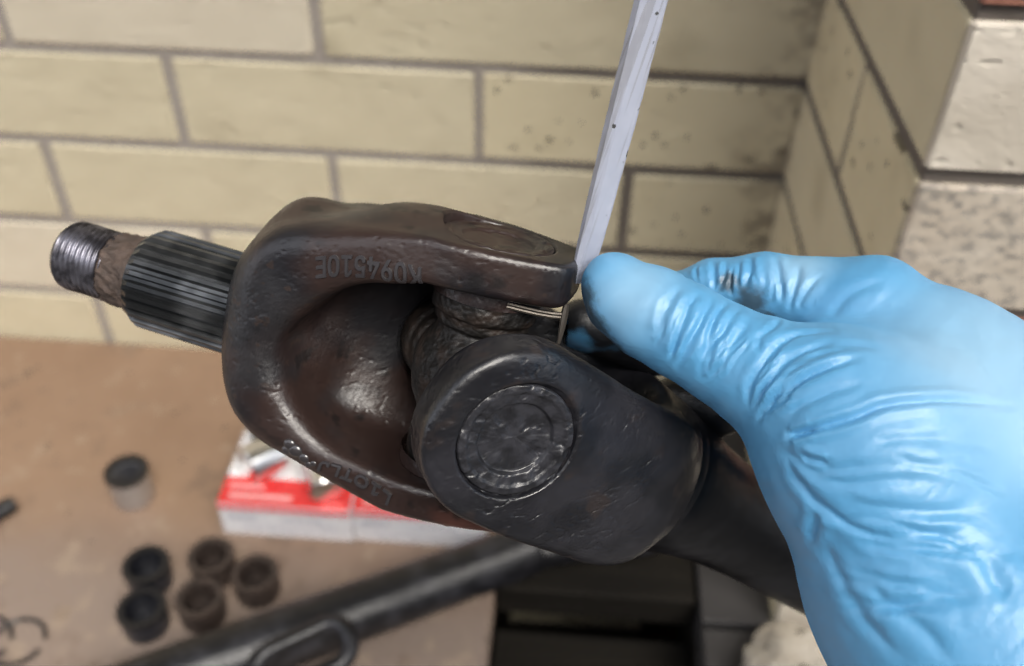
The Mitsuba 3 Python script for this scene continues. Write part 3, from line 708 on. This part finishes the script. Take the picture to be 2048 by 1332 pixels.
    ([(66.2, 10.0, 44.4), (64.8, 8.9, 44.6), (63.6, 7.7, 44.6), (62.6, 6.4, 44.5), (61.8, 5.0, 44.3), (61.1, 3.5, 44.0), (60.5, 1.9, 43.4)], 0.5755799804805186, 0.46244208436653844),
    ([(59.7, 15.4, 40.4), (59.0, 14.1, 41.2), (58.3, 12.9, 41.6), (57.6, 11.8, 41.9), (56.8, 10.6, 42.0), (56.0, 9.5, 41.9), (55.2, 8.5, 41.7)], 0.7677847874483973, 0.31884359423701925),
    ([(61.1, 9.8, 43.1), (60.8, 8.5, 43.4), (60.5, 7.3, 43.5), (60.2, 6.1, 43.5), (59.8, 4.9, 43.3), (59.3, 3.7, 43.0), (58.7, 2.6, 42.4)], 0.7367150964124596, 0.4380558545923193),
    ([(65.1, 13.2, 41.8), (64.1, 11.6, 42.9), (63.1, 10.0, 43.5), (62.0, 8.6, 43.7), (60.9, 7.2, 43.7), (59.7, 6.0, 43.3), (58.4, 4.8, 42.6)], 0.7910894302235699, 0.40592318202653793),
    ([(62.9, 9.1, 43.8), (62.1, 7.3, 44.1), (61.3, 5.6, 44.1), (60.5, 4.1, 43.6), (59.5, 2.7, 42.9), (58.4, 1.3, 41.7), (57.1, 0.1, 40.1)], 0.642321576523605, 0.271223693041367),
    ([(50.8, 12.5, 40.9), (50.7, 11.4, 40.9), (50.5, 10.3, 40.7), (50.4, 9.2, 40.5), (50.1, 8.2, 40.1), (49.9, 7.1, 39.7), (49.6, 6.1, 39.0)], 0.6732117447310833, 0.4623651027973842),
    ([(73.0, 7.5, 48.8), (71.9, 6.4, 49.1), (71.0, 5.2, 49.3), (70.1, 3.9, 49.4), (69.3, 2.6, 49.3), (68.6, 1.3, 49.2), (68.0, -0.1, 49.0)], 0.5629706319316563, 0.41997104180601785),
    ([(56.7, 12.4, 41.7), (55.9, 11.1, 41.8), (55.1, 9.9, 41.8), (54.4, 8.6, 41.5), (53.7, 7.4, 41.1), (53.1, 6.1, 40.5), (52.5, 4.8, 39.7)], 0.6886843581162724, 0.29953742840338327),
    ([(59.9, 10.8, 42.5), (59.2, 10.0, 42.6), (58.7, 9.2, 42.6), (58.2, 8.3, 42.6), (57.7, 7.4, 42.5), (57.4, 6.5, 42.4), (57.1, 5.5, 42.1)], 0.6484161982485466, 0.25490010463790236),
    ([(59.7, 8.7, 43.0), (59.3, 7.7, 43.0), (59.0, 6.7, 43.0), (58.6, 5.7, 42.8), (58.2, 4.7, 42.5), (57.8, 3.7, 42.1), (57.3, 2.8, 41.6)], 0.7773636449423242, 0.34824261098880227),
    ([(69.3, 30.6, 7.7), (69.0, 29.5, 9.0), (68.8, 28.3, 9.9), (68.6, 27.1, 10.6), (68.2, 25.8, 10.9), (67.5, 24.6, 10.8), (66.6, 23.2, 10.5)], 0.7342854924067563, 0.39073051621993415),
    ([(79.2, 27.4, 16.6), (79.4, 26.4, 17.1), (79.6, 25.3, 17.5), (79.6, 24.1, 17.8), (79.5, 22.7, 17.9), (79.5, 21.2, 17.8), (79.4, 19.5, 17.3)], 0.7140278083253914, 0.3134387986905083),
    ([(72.8, 30.5, 10.3), (72.3, 29.2, 11.3), (71.9, 28.1, 12.1), (71.7, 27.0, 12.6), (71.7, 25.9, 13.0), (71.7, 24.9, 13.3), (71.8, 23.9, 13.5)], 0.6737313091545305, 0.39560413256793925),
    ([(62.3, 30.5, 4.1), (61.9, 29.1, 5.7), (61.6, 27.9, 6.7), (61.5, 26.9, 7.2), (61.5, 26.0, 7.6), (61.6, 25.2, 7.9), (57.2, 23.3, 32.4)], 0.5837916344919994, 0.3781493639888728),
    ([(70.4, 29.0, 10.2), (70.2, 28.1, 10.9), (70.0, 26.9, 11.4), (69.7, 25.6, 11.7), (69.4, 24.1, 11.8), (69.0, 22.4, 11.6), (63.8, 19.8, 33.1)], 0.598779298664607, 0.2867660768583087),
    ([(67.3, 30.7, 6.9), (66.8, 29.7, 8.0), (66.4, 28.5, 8.8), (66.1, 27.2, 9.5), (66.0, 25.7, 10.1), (66.0, 23.9, 10.3), (61.4, 21.1, 33.1)], 0.5752037703030222, 0.3537911532208384),
    ([(77.1, 27.7, 15.7), (77.7, 26.6, 16.4), (77.8, 25.5, 16.8), (77.8, 24.4, 17.1), (77.5, 23.2, 17.0), (76.6, 22.0, 16.5), (75.3, 20.7, 15.6)], 0.7262401057450983, 0.26325741871460545),
    ([(75.7, 31.1, 11.8), (75.5, 29.9, 13.2), (75.5, 28.8, 14.2), (75.5, 27.6, 14.9), (75.5, 26.3, 15.5), (75.6, 25.1, 15.9), (75.7, 23.8, 16.1)], 0.5517932946500872, 0.26606258041201053),
    ([(70.6, 28.2, 11.0), (70.2, 27.1, 11.4), (69.9, 25.9, 11.8), (69.8, 24.8, 12.0), (69.8, 23.7, 12.1), (70.0, 22.6, 12.2), (70.4, 21.4, 12.3)], 0.6030310380336059, 0.42597227700679674),
    ([(83.1, -23.6, 65.0), (86.4, -24.4, 66.6), (89.7, -24.9, 67.9), (93.2, -25.2, 68.7), (96.8, -25.3, 69.3), (100.5, -25.4, 69.6), (104.3, -25.4, 69.5)], 1.0581502655850656, 0.23199433300399963),
    ([(90.6, -28.6, 67.5), (93.4, -28.9, 68.5), (96.3, -29.5, 69.3), (99.2, -30.3, 70.1), (102.0, -31.2, 70.9), (104.8, -32.5, 71.7), (107.6, -33.9, 72.6)], 0.970183233025883, 0.35381003083829266),
    ([(86.6, -39.0, 64.2), (89.2, -39.8, 66.7), (91.9, -40.6, 68.8), (94.7, -41.2, 70.6), (97.5, -41.7, 72.1), (100.3, -42.1, 73.5), (103.2, -42.4, 74.6)], 1.0736142793966466, 0.312493693883412),
    ([(83.6, -39.0, 61.0), (86.3, -39.5, 63.9), (88.9, -39.8, 66.4), (91.7, -39.9, 68.5), (94.5, -39.9, 70.3), (97.3, -39.8, 71.7), (100.3, -39.6, 72.9)], 1.0401125682042764, 0.20540172993379682),
    ([(90.5, -32.4, 67.1), (93.4, -32.7, 68.5), (96.3, -33.0, 69.8), (99.2, -33.4, 70.9), (102.2, -33.8, 71.8), (105.3, -34.3, 72.5), (108.4, -34.8, 73.0)], 0.9782857519737946, 0.343781386045376),
    ([(90.1, -14.0, 68.4), (93.9, -14.8, 69.2), (98.0, -16.0, 69.5), (102.2, -17.3, 69.2), (106.8, -18.9, 68.2), (111.5, -20.7, 67.0), (116.3, -22.6, 65.8)], 0.8576887563470057, 0.37880437132144285),
    ([(82.0, -27.7, 63.1), (84.2, -27.6, 64.6), (86.5, -27.7, 65.9), (88.8, -27.9, 66.9), (91.2, -28.3, 67.8), (93.6, -28.9, 68.5), (96.0, -29.6, 69.2)], 1.043581945709024, 0.3320101495096476),
    ([(80.3, -42.8, 54.6), (82.8, -42.0, 59.6), (85.6, -41.4, 63.3), (88.6, -41.0, 66.2), (91.6, -40.7, 68.6), (94.8, -40.5, 70.5), (98.0, -40.4, 72.1)], 1.0811804290995783, 0.2560271035226316),
    ([(82.7, -48.8, 58.1), (84.8, -47.9, 61.7), (87.0, -47.1, 64.6), (89.3, -46.4, 67.0), (91.6, -45.7, 69.0), (94.1, -44.9, 70.7), (96.6, -44.1, 72.1)], 1.250953320788758, 0.37652733023162527),
    ([(86.5, -16.4, 67.3), (90.2, -16.1, 68.6), (94.1, -15.9, 69.3), (98.2, -15.7, 69.4), (102.6, -15.7, 68.9), (107.4, -15.8, 67.6), (112.7, -15.9, 65.5)], 1.1565775937818026, 0.3476205191808883),
    ([(87.3, -29.2, 65.9), (90.3, -29.5, 67.3), (93.4, -29.6, 68.4), (96.5, -29.6, 69.4), (99.8, -29.5, 70.0), (103.1, -29.3, 70.5), (106.5, -29.2, 70.6)], 1.0887112303566653, 0.3394771907135839),
    ([(83.4, -32.4, 62.4), (85.7, -32.6, 64.1), (88.0, -33.0, 65.6), (90.4, -33.5, 67.0), (92.7, -34.2, 68.3), (95.0, -34.9, 69.6), (97.3, -35.9, 70.8)], 0.8741514073850023, 0.20243057642042436),
    ([(91.9, -44.4, 69.1), (93.7, -43.8, 70.3), (95.5, -43.3, 71.3), (97.3, -43.0, 72.3), (99.1, -42.8, 73.1), (101.0, -42.8, 73.9), (102.8, -42.9, 74.6)], 1.1000962289122844, 0.29702168105823956),
    ([(82.5, -46.0, 58.5), (85.4, -45.9, 62.8), (88.4, -45.7, 66.1), (91.5, -45.4, 68.9), (94.7, -44.9, 71.1), (98.0, -44.5, 72.9), (101.4, -44.1, 74.4)], 1.2010403075694616, 0.3821500456089765),
    ([(87.0, -31.2, 65.3), (89.7, -30.9, 66.8), (92.4, -30.6, 68.1), (95.2, -30.4, 69.0), (98.1, -30.1, 69.8), (101.1, -29.8, 70.3), (104.1, -29.6, 70.6)], 1.2633096037673113, 0.38177968944192675),
    ([(87.2, -11.9, 67.1), (89.5, -11.3, 67.7), (91.9, -10.8, 68.2), (94.3, -10.6, 68.5), (96.7, -10.6, 68.7), (99.3, -10.7, 68.6), (102.0, -10.9, 68.3)], 1.1974807221012451, 0.39183319420788015),
    ([(69.4, -6.0, 51.3), (70.5, -3.3, 52.3), (72.1, -1.0, 53.4), (74.1, 0.8, 54.5), (76.5, 2.2, 55.8), (79.5, 3.3, 57.1), (83.0, 4.1, 58.3)], 0.9487877901484728, 0.43668586515444563),
    ([(67.2, -5.5, 48.0), (68.5, -1.9, 49.7), (70.7, 1.2, 51.0), (73.3, 3.5, 52.2), (76.6, 5.3, 53.5), (80.7, 6.7, 54.9), (85.5, 7.7, 55.9)], 0.8479239828708532, 0.414431958456972),
    ([(70.6, -7.0, 53.2), (72.0, -3.8, 54.3), (73.9, -1.1, 55.3), (76.3, 1.0, 56.3), (79.2, 2.7, 57.4), (82.9, 4.0, 58.4), (87.3, 4.8, 59.1)], 0.8636926660016372, 0.30733190050213943),
    ([(67.9, -9.1, 48.4), (68.4, -7.4, 49.6), (69.2, -6.0, 50.9), (70.1, -4.9, 52.2), (71.4, -4.0, 53.6), (72.9, -3.3, 55.2), (74.7, -2.7, 56.8)], 0.9072736473765467, 0.4701635563488673),
    ([(68.0, -4.7, 49.2), (69.0, -2.2, 50.3), (70.5, -0.0, 51.3), (72.2, 1.6, 52.3), (74.4, 2.9, 53.6), (77.1, 3.9, 55.1), (80.2, 4.6, 56.6)], 0.7989876129066547, 0.36539733275140107),
    ([(69.0, -8.6, 50.5), (69.6, -6.7, 51.6), (70.6, -5.1, 52.8), (71.8, -3.9, 54.0), (73.2, -2.9, 55.4), (75.1, -2.1, 56.9), (77.2, -1.5, 58.4)], 0.9832073716037613, 0.2614364047484899),
    ([(71.5, -5.6, 54.1), (72.9, -2.4, 54.8), (74.9, 0.3, 55.6), (77.3, 2.3, 56.3), (80.3, 3.9, 57.1), (84.1, 5.2, 57.8), (88.6, 6.1, 58.2)], 0.7009280323787158, 0.3618189687824754),
    ([(70.2, -7.0, 52.5), (71.6, -3.6, 53.7), (73.6, -0.8, 54.9), (76.1, 1.4, 55.9), (79.2, 3.2, 57.0), (83.1, 4.5, 58.0), (87.8, 5.4, 58.7)], 0.7460270373875828, 0.35030012382549225),
    ([(69.9, -4.4, 51.8), (71.4, -1.0, 52.7), (73.6, 2.0, 53.4), (76.3, 4.2, 54.2), (79.6, 5.9, 55.0), (83.8, 7.3, 55.7), (88.7, 8.2, 55.9)], 0.8248713129215285, 0.3115196635879287),
    ([(68.0, -7.4, 48.9), (68.6, -5.7, 50.0), (69.4, -4.3, 51.1), (70.5, -3.1, 52.3), (71.9, -2.2, 53.6), (73.5, -1.5, 55.1), (75.5, -0.9, 56.7)], 0.7733362572983921, 0.3259793180842564),
]
def dist_poly(P, pts):
    d = np.full(len(P), 1e9); t = np.zeros(len(P))
    n = len(pts) - 1
    for i in range(n):
        a, b = pts[i], pts[i + 1]; ab = b - a
        u = np.clip((P - a) @ ab / (ab @ ab), 0, 1)
        q = np.linalg.norm(P - a - u[:, None] * ab, axis=1)
        c = q < d
        d = np.where(c, q, d); t = np.where(c, (i + u) / n, t)
    return d, t
gl = surface(hand_sdf, (28, -140, -62), (225, 40, 95), 0.6, 2)
P = np.asarray(gl.vertices); N = normals(gl)
P = P + N * ((meshkit.fbm(P * 0.05, 3, 2) - 0.5) * 1.6)[:, None]
disp = np.zeros(len(P))
for pts, wd, ht in FOLDS:
    ht = ht * (0.6 if wd > 1.4 else 0.88)
    pts = np.array(pts, float)
    near = np.where((P > pts.min(0) - 6 * wd).all(1) & (P < pts.max(0) + 6 * wd).all(1))[0]
    if len(near) == 0: continue
    d, t = dist_poly(P[near] + (meshkit.fbm(P[near] * 0.22, 2, 9)[:, None] - 0.5) * 1.0, pts)
    fade = np.clip(np.minimum(t, 1 - t) * 5 + 0.15, 0, 1)
    disp[near] += ht * fade * (0.5 * np.exp(-((d - 1.7 * wd) / (1.1 * wd)) ** 2) - 1.1 * np.exp(-(d / (0.72 * wd)) ** 2))
gl.vertices = P + N * disp[:, None]
for c, r in (((75.0, 20.0, 14.0), 6.0), ((69.6, 24.6, 11.5), 4.2), ((79.5, 14.0, 14.0), 4.5), ((62.6, -3.6, 35.1), 4.5), ((50.3, -0.7, 25.1), 4.5), ((58.5, 23.5, 25.1), 2.6), ((29.2, 20.0, 26.0), 7.0), ((31.0, 13.5, 27.0), 7.0), ((36.0, 7.0, 26.0), 6.5)):
    STAINS_SHADE.append(tuple((VIEW @ np.array(c) + POSE[1]) * MM) + (r * MM,))  # smudges; along the thumb's left edge, dirt and painted shade together
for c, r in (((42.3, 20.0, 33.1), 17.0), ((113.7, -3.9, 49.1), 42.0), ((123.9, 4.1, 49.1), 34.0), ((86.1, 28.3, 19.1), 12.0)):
    LIT_PATCHES.append(tuple((VIEW @ np.array(c) + POSE[1]) * MM) + (r * MM,))
for c, r in (((30.8, 19.1, -24.9), 9.0), ((40.7, 15.3, -24.9), 11.0), ((52.3, 7.7, -26.9), 13.0), ((64.5, 7.7, -26.9), 13.0), ((76.3, 7.7, -24.9), 12.0), ((41.1, 3.1, -28.9), 8.5), ((62.4, -9.8, -36.9), 11.0), ((73.8, -11.2, -34.9), 12.0), ((85.4, -9.4, -30.9), 12.0), ((78.5, -19.1, -34.9), 9.0)):
    GREASE_SHADE.append(tuple((VIEW @ np.array(c) + POSE[1]) * MM) + (r * MM,))
person = thing("person", "gloved right hand in pale blue nitrile, thumb pressing the clip beside the joint", "person")
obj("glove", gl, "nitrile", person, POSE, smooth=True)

# ------------------------------------------------------------------ pry tool and the clip it lifts
def pry_tool():
    tip, top = np.array((29.5, 24.5, 15.1)), np.array((50.4, 117.4, 58.6))
    ax = top - tip; L = np.linalg.norm(ax); R = frame(ax, (1, 0.15, -0.35))
    rings = []
    for z, w, th in ((0, 2.5, 0.5), (3, 2.9, 0.9), (14, 3.3, 1.8), (40, 3.55, 2.2), (L, 3.7, 2.4), (L + 1.0, 3.0, 1.6)):
        c = min(0.9, th * 0.5)
        rings.append([(-w + c * 1.8, -th, z), (w - c, -th, z), (w, -th + c, z), (w, th - c, z), (w - c, th, z), (-w + c * 1.8, th, z), (-w, th - c, z), (-w, -th + c, z)])
    v = np.array(rings, float).reshape(-1, 3); k = 8; f = []
    for i in range(len(rings) - 1):
        for j in range(k):
            l = (j + 1) % k
            f += [[i * k + j, i * k + l, (i + 1) * k + l], [i * k + j, (i + 1) * k + l, (i + 1) * k + j]]
    n = len(rings) - 1
    for j in range(1, k - 1):
        f += [[0, j + 1, j], [n * k, n * k + j, n * k + j + 1]]
    m = trimesh.Trimesh(*trimesh.remesh.subdivide_to_size(v, np.array(f), 3.0))
    P = np.asarray(m.vertices); m.merge_vertices()
    P = np.asarray(m.vertices)
    m.vertices = P + normals(m) * ((meshkit.fbm(P * 0.5, 3, 4) - 0.5) * 0.35)[:, None]
    return moved(m, R, tip)
k = obj("pry_tool", pry_tool(), "pale_coat", None, POSE, smooth=25, label="worn pale grey flat pry tool standing in the gap between joint and thumb", cat="pry tool")
# the clip: an almost closed ring of flat wire under the top ear, one end sprung out
cl = [(13.5 * math.sin(math.radians(q)), 25.9, 13.5 * math.cos(math.radians(q))) for q in range(-215, 30, 6)]
cl += [(9.0, 25.9, 11.9), (12.4, 25.6, 10.6), (16.0, 25.3, 9.0), (19.4, 25.2, 7.4), (22.4, 25.3, 5.6)]
cl = np.array(cl)
clip = thing("retaining_clip", "thin bright wire clip springing out from under the ear beside the thumb", "clip")
obj("ring", posed(join(tube(cl + [0, 0.45, 0], 0.6, 8), tube(cl - [0, 0.4, 0], 0.6, 8)), YA), "wire_steel", clip, POSE, smooth=40)
obj("tang", posed(tube([(22.4, 28.6, 5.3), (22.6, 26, 5.8), (22.9, 22, 6.4), (23.0, 18.0, 6.8)], [0.8, 1.05, 0.85, 0.45], 8), YA), "wire_steel", clip, POSE, smooth=40)

# drops of oil on the lower arm
def drop_at(t, a, r):
    b = 30.0
    for b in np.arange(32, 5, -0.1):
        if yoke_sdf(np.array([[t, a, b]], np.float32))[0] < 0: break
    m = trimesh.creation.icosphere(3, r)
    m.vertices = np.asarray(m.vertices) * [1.1, 1, 0.6] + [t, a, b - 0.1]
    return posed(m, YA)
for i, (t, a, r) in enumerate(((-40.6, -26.6, 1.7), (-38.8, -28.0, 2.0), (-41.4, -28.8, 1.4), (-36.0, -29.5, 1.5), (-34.6, -31.0, 1.1), (-33.0, -30.2, 0.9))):
    obj("oil_drop", drop_at(t, a, r), "oil", joint, POSE, smooth=True)

# ------------------------------------------------------------------ things on the bench
def bearing_cup(m_out, r=15.2, h=22, rot=0, wall_=2.4):
    v, f = revolve([(0.05, 0), (r - 1.2, 0), (r, 1.2), (r, h - 1.0), (r - 0.6, h), (r - wall_, h), (r - wall_ - 0.4, h - 1.0), (r - wall_ - 0.4, 3.5), (0.05, 3.2)], 56)
    return to_mesh((v, f))
def needles(r=15.2, h=22, wall_=2.4):
    out = []
    for a in np.arange(24) / 24 * 2 * np.pi:
        out.append(moved(trimesh.creation.cylinder(0.95, h - 7, sections=8), None, ((r - wall_ - 1.3) * math.cos(a), (r - wall_ - 1.3) * math.sin(a), h / 2 + 0.4)))
    return join(*out)
def cup(label, x, y, mat_, h=22, r=15.2, tilt=0.0, az=0.0, group=None, seal=None):
    k = thing("bearing_cup", label, "bearing cup", group)
    R = frame((math.sin(tilt) * math.cos(az), math.sin(tilt) * math.sin(az), math.cos(tilt)))
    t = (x, y, r * abs(math.sin(tilt)) * 0.98 + 0.1)
    obj("shell", moved(bearing_cup(None, r, h), R, t), mat_, k, smooth=35)
    obj("needle_rollers", moved(needles(r, h), R, t), mat_, k, smooth=40, kind="stuff")
    if mat_ == "steel_cup":
        v, f = revolve([(0.05, h - 7.5), (4, h - 7), (r - 3.0, h - 4.5)], 40)
        obj("dark_disc", moved((v, f), R, t), "black_cap", k, smooth=True)  # near-black disc that closes the cup below its rim
    if seal:
        v, f = revolve([(r - 4.2, h - 2), (r - 4.0, h + 0.6), (r + 0.5, h + 0.9), (r + 0.9, h - 0.6), (r + 0.2, h - 2.6)], 56)
        obj("seal", moved((v, f), R, t), seal, k, smooth=35)
    return k
cup("silver bearing cup standing alone on the bench left of the kit boxes", -134, -175, "steel_cup", 29, 15.2, seal="dark_rubber")
G = "worn bearing cups clustered on the bench"
cup("black worn bearing cup, the back left one of the five on the bench", -94, -249, "black_cap", 20, seal="dark_rubber")
cup("black worn bearing cup, the front left one of the five on the bench", -84.5, -283, "black_cap", 20, seal="dark_rubber")
cup("brown rimmed bearing cup, the rearmost of the five on the bench", -52, -238, "brown_cap", 20, seal="brown_cap")
cup("brown bearing cup nearest the long dark bar's middle, rightmost of the five", -17.5, -250, "brown_cap", 20, seal="brown_cap")
cup("brown rimmed bearing cup in front of the rearmost one, touching the bar side", -49, -272, "brown_cap", 20, seal="brown_cap")
for k in list(labels):
    if k.startswith("bearing_cup_"): labels[k]["group"] = G

k = thing("steel_pin", "short dark steel pin lying at the left edge of the bench", "pin")
v, f = revolve([(0.05, 0), (5.4, 0), (6.4, 1.0), (6.4, 58), (5.4, 59), (0.05, 59)], 32)
obj("shank", moved((v, f), frame((-20, -27, 0)), (-218, -194, 6.5)), "black_steel", k, smooth=35)
def snap(x, y, z, r, az, tilt, label):
    a = np.linspace(0.25, 2 * math.pi - 0.25, 44)
    pts = np.stack([r * np.cos(a), r * np.sin(a), 0 * a], 1)
    R = frame((math.sin(tilt) * math.cos(az), math.sin(tilt) * math.sin(az), math.cos(tilt)))
    obj("snap_ring", tube(pts @ R.T + [x, y, z], 1.4, 8), "black_steel", None, smooth=40, label=label, cat="snap ring", group="snap rings at the bench's left front")
snap(-165, -303, 1.4, 17.0, 0.0, 0.0, "dark snap ring lying on the bench, the nearer to the bar")
snap(-186, -305, 6.5, 17.0, 0.3, 0.36, "dark snap ring leaning on another, cut by the picture's left edge")

def kit_box(label, x, y, ang, W_=96, D_=74, H_=34):
    k = thing("kit_box", label, "cardboard box", "red and white kit boxes side by side")
    R = frame((0, 0, 1), (math.cos(ang), math.sin(ang), 0))
    P = lambda m: moved(m, R, (x, y, 0))
    obj("carton", P(moved(cbox(W_, D_, H_, 0.9), t=(0, 0, H_ / 2))), "white_card", k, smooth=False)
    obj("red_band", P(moved(cbox(W_ - 1.0, 25, 0.5, 0.1), t=(0, -D_ / 2 + 13.0, H_ + 0.25))), "red_card", k, smooth=False)
    obj("red_band", P(moved(cbox(W_ - 1.0, 0.5, 4.5, 0.1), t=(0, -D_ / 2 - 0.22, H_ - 3.0))), "red_card", k, smooth=False)
    for (cx, w, cy, h) in ((-18, 46, 8.0, 4.5), (26, 20, 17.0, 5), (-30, 26, 17, 3.5)):
        obj("print_panel", P(moved(cbox(w, h, 0.3, 0.05), t=(cx, -D_ / 2 + cy, H_ + 0.62))), "pink_print", k, smooth=False)
    for (cx, w, cz, h) in ((-32, 20, 20.5, 3.0), (12, 30, 20, 2.0), (-6, 52, 9.0, 1.2), (30, 14, 13.0, 1.2)):
        obj("print_panel", P(moved(cbox(w, 0.3, h, 0.05), t=(cx, -D_ / 2 - 0.14, cz))), "grey_print", k, smooth=False)
    return k
kit_box("red and white kit box with chrome cups lying on it", -8.5, -166, 0.0)
kit_box("red and white kit box behind the yoke, touching the one with the cups", 88.6, -164, 0.0)
def lying(label, x, y, z, az, el, mat_, r=14.5, h=26):
    k = thing("bearing_cup", label, "bearing cup", "new cups on the kit box")
    ax = np.array([math.cos(az) * math.cos(el), math.sin(az) * math.cos(el), math.sin(el)])
    R = frame(ax); c = np.array([x, y, z]) - ax * h / 2
    obj("shell", moved(bearing_cup(None, r, h), R, c), mat_, k, smooth=35)
    obj("needle_rollers", moved(needles(r, h), R, c), "black_cap", k, smooth=40, kind="stuff")
lying("chrome bearing cup lying with its closed end forward on the left of the kit box", -29, -171, 34.2 + 14.5, 0.75, 0.0, "chrome")
lying("chrome bearing cup lying at the front of the kit box next to its red band", 17, -182, 34.2 + 12, 2.0, 0.0, "chrome", 12, 30)
lying("dark bearing cup at the back of the kit box's top", -34, -140, 34.2 + 13, 0.6, 0.0, "black_steel", 13, 24)

k = thing("spare_axle_shaft", "long dark steel shaft lying across the bench and the slot", "shaft")
A_, B_ = np.array([-150.0, -388.0, 20.5]), np.array([172.0, -211.0, 20.5])
ax = B_ - A_; L = np.linalg.norm(ax)
v, f = revolve([(0.05, 0), (20, 0), (20, L * 0.45), (19.2, L * 0.72), (18.2, L - 3), (16.6, L), (0.05, L)], 64)
m = to_mesh((v, f)).subdivide().subdivide().subdivide()
P = np.asarray(m.vertices); m.vertices = P + normals(m) * ((meshkit.fbm(P * 0.06, 4, 3) - 0.5) * 1.2)[:, None]
obj("shank", moved(m, frame(ax), A_), "black_steel", k, smooth=True)
v, f = revolve([(0.05, 0), (12, 0), (12, 60), (10, 62), (10, 66), (0.05, 66)], 40)
obj("stub", moved((v, f), frame(ax * [1, 0.5, 1]), B_ + [0, 0, -6.5]), "black_steel", k, smooth=35)
v, f = revolve([(0.05, 0), (14.2, 0), (15, 1), (15, 26), (13.4, 28), (0.05, 28)], 48)
obj("end_collar", moved((v, f), frame(ax * [1, 0.5, 1]), B_ + frame(ax * [1, 0.5, 1])[:, 2] * 64 + [0, 0, -5.2]), "black_steel", k, smooth=35)

k = thing("ring_spanner", "dark steel ring spanner resting its ring end on the long shaft", "spanner")
def stadium(l, r, n=24):
    a = np.linspace(-math.pi / 2, math.pi / 2, n)
    R_ = np.stack([l / 2 + r * np.cos(a), r * np.sin(a)], 1); L_ = np.stack([-l / 2 - r * np.cos(a), -r * np.sin(a)], 1)
    return np.vstack([R_, L_])
pts = stadium(34, 13.5); pts = np.c_[pts, np.zeros(len(pts))]
c0, c1 = np.array([35.0, -320.0, 37.0]), np.array([-140.0, -425.0, 8.0])
R = frame(np.cross(c0 - c1, np.cross((0.1, -0.3, 1), c0 - c1)), c0 - c1)
obj("ring_end", moved(tube(pts, 5.6, 14, closed=True), R, c0), "black_steel", k, smooth=True)
u = (c1 - c0) / np.linalg.norm(c1 - c0)
obj("handle", tube([c0 + u * q_ for q_ in (29, 45, 80, 190)], [7, 7, 6.5, 6.5], 16), "black_steel", k, smooth=True)

def rag_sdf(p):
    d = ell(p, (345, -300, 12), (34, 40, 26))
    d = smin(d, ell(p, (388, -306, 8), (40, 34, 22)), 14.0)
    d = smin(d, ell(p, (360, -350, 10), (60, 44, 26)), 20.0)
    d = smax(d, -ell(p, (368, -288, 24), (9, 18, 12)), 6.0)
    return np.maximum(d, 0.5 - p[..., 2])
rg = surface(rag_sdf, (290, -400, -2), (450, -250, 46), 2.0)
P = np.asarray(rg.vertices); N = normals(rg)
q = meshkit.fbm(P * 0.06, 4, 6) - 0.5; rid = 1 - np.abs(meshkit.fbm(P * 0.11, 3, 16) - 0.5) * 4
rg.vertices = P + N * (q * 14 + np.clip(rid, 0, 1) * 3.0)[:, None] * np.clip(P[:, 2:3] / 4, 0, 1)
obj("shop_rag", rg, "rag_cloth", None, smooth=True, label="crumpled beige rag on the dark plate below the shaft", cat="rag")
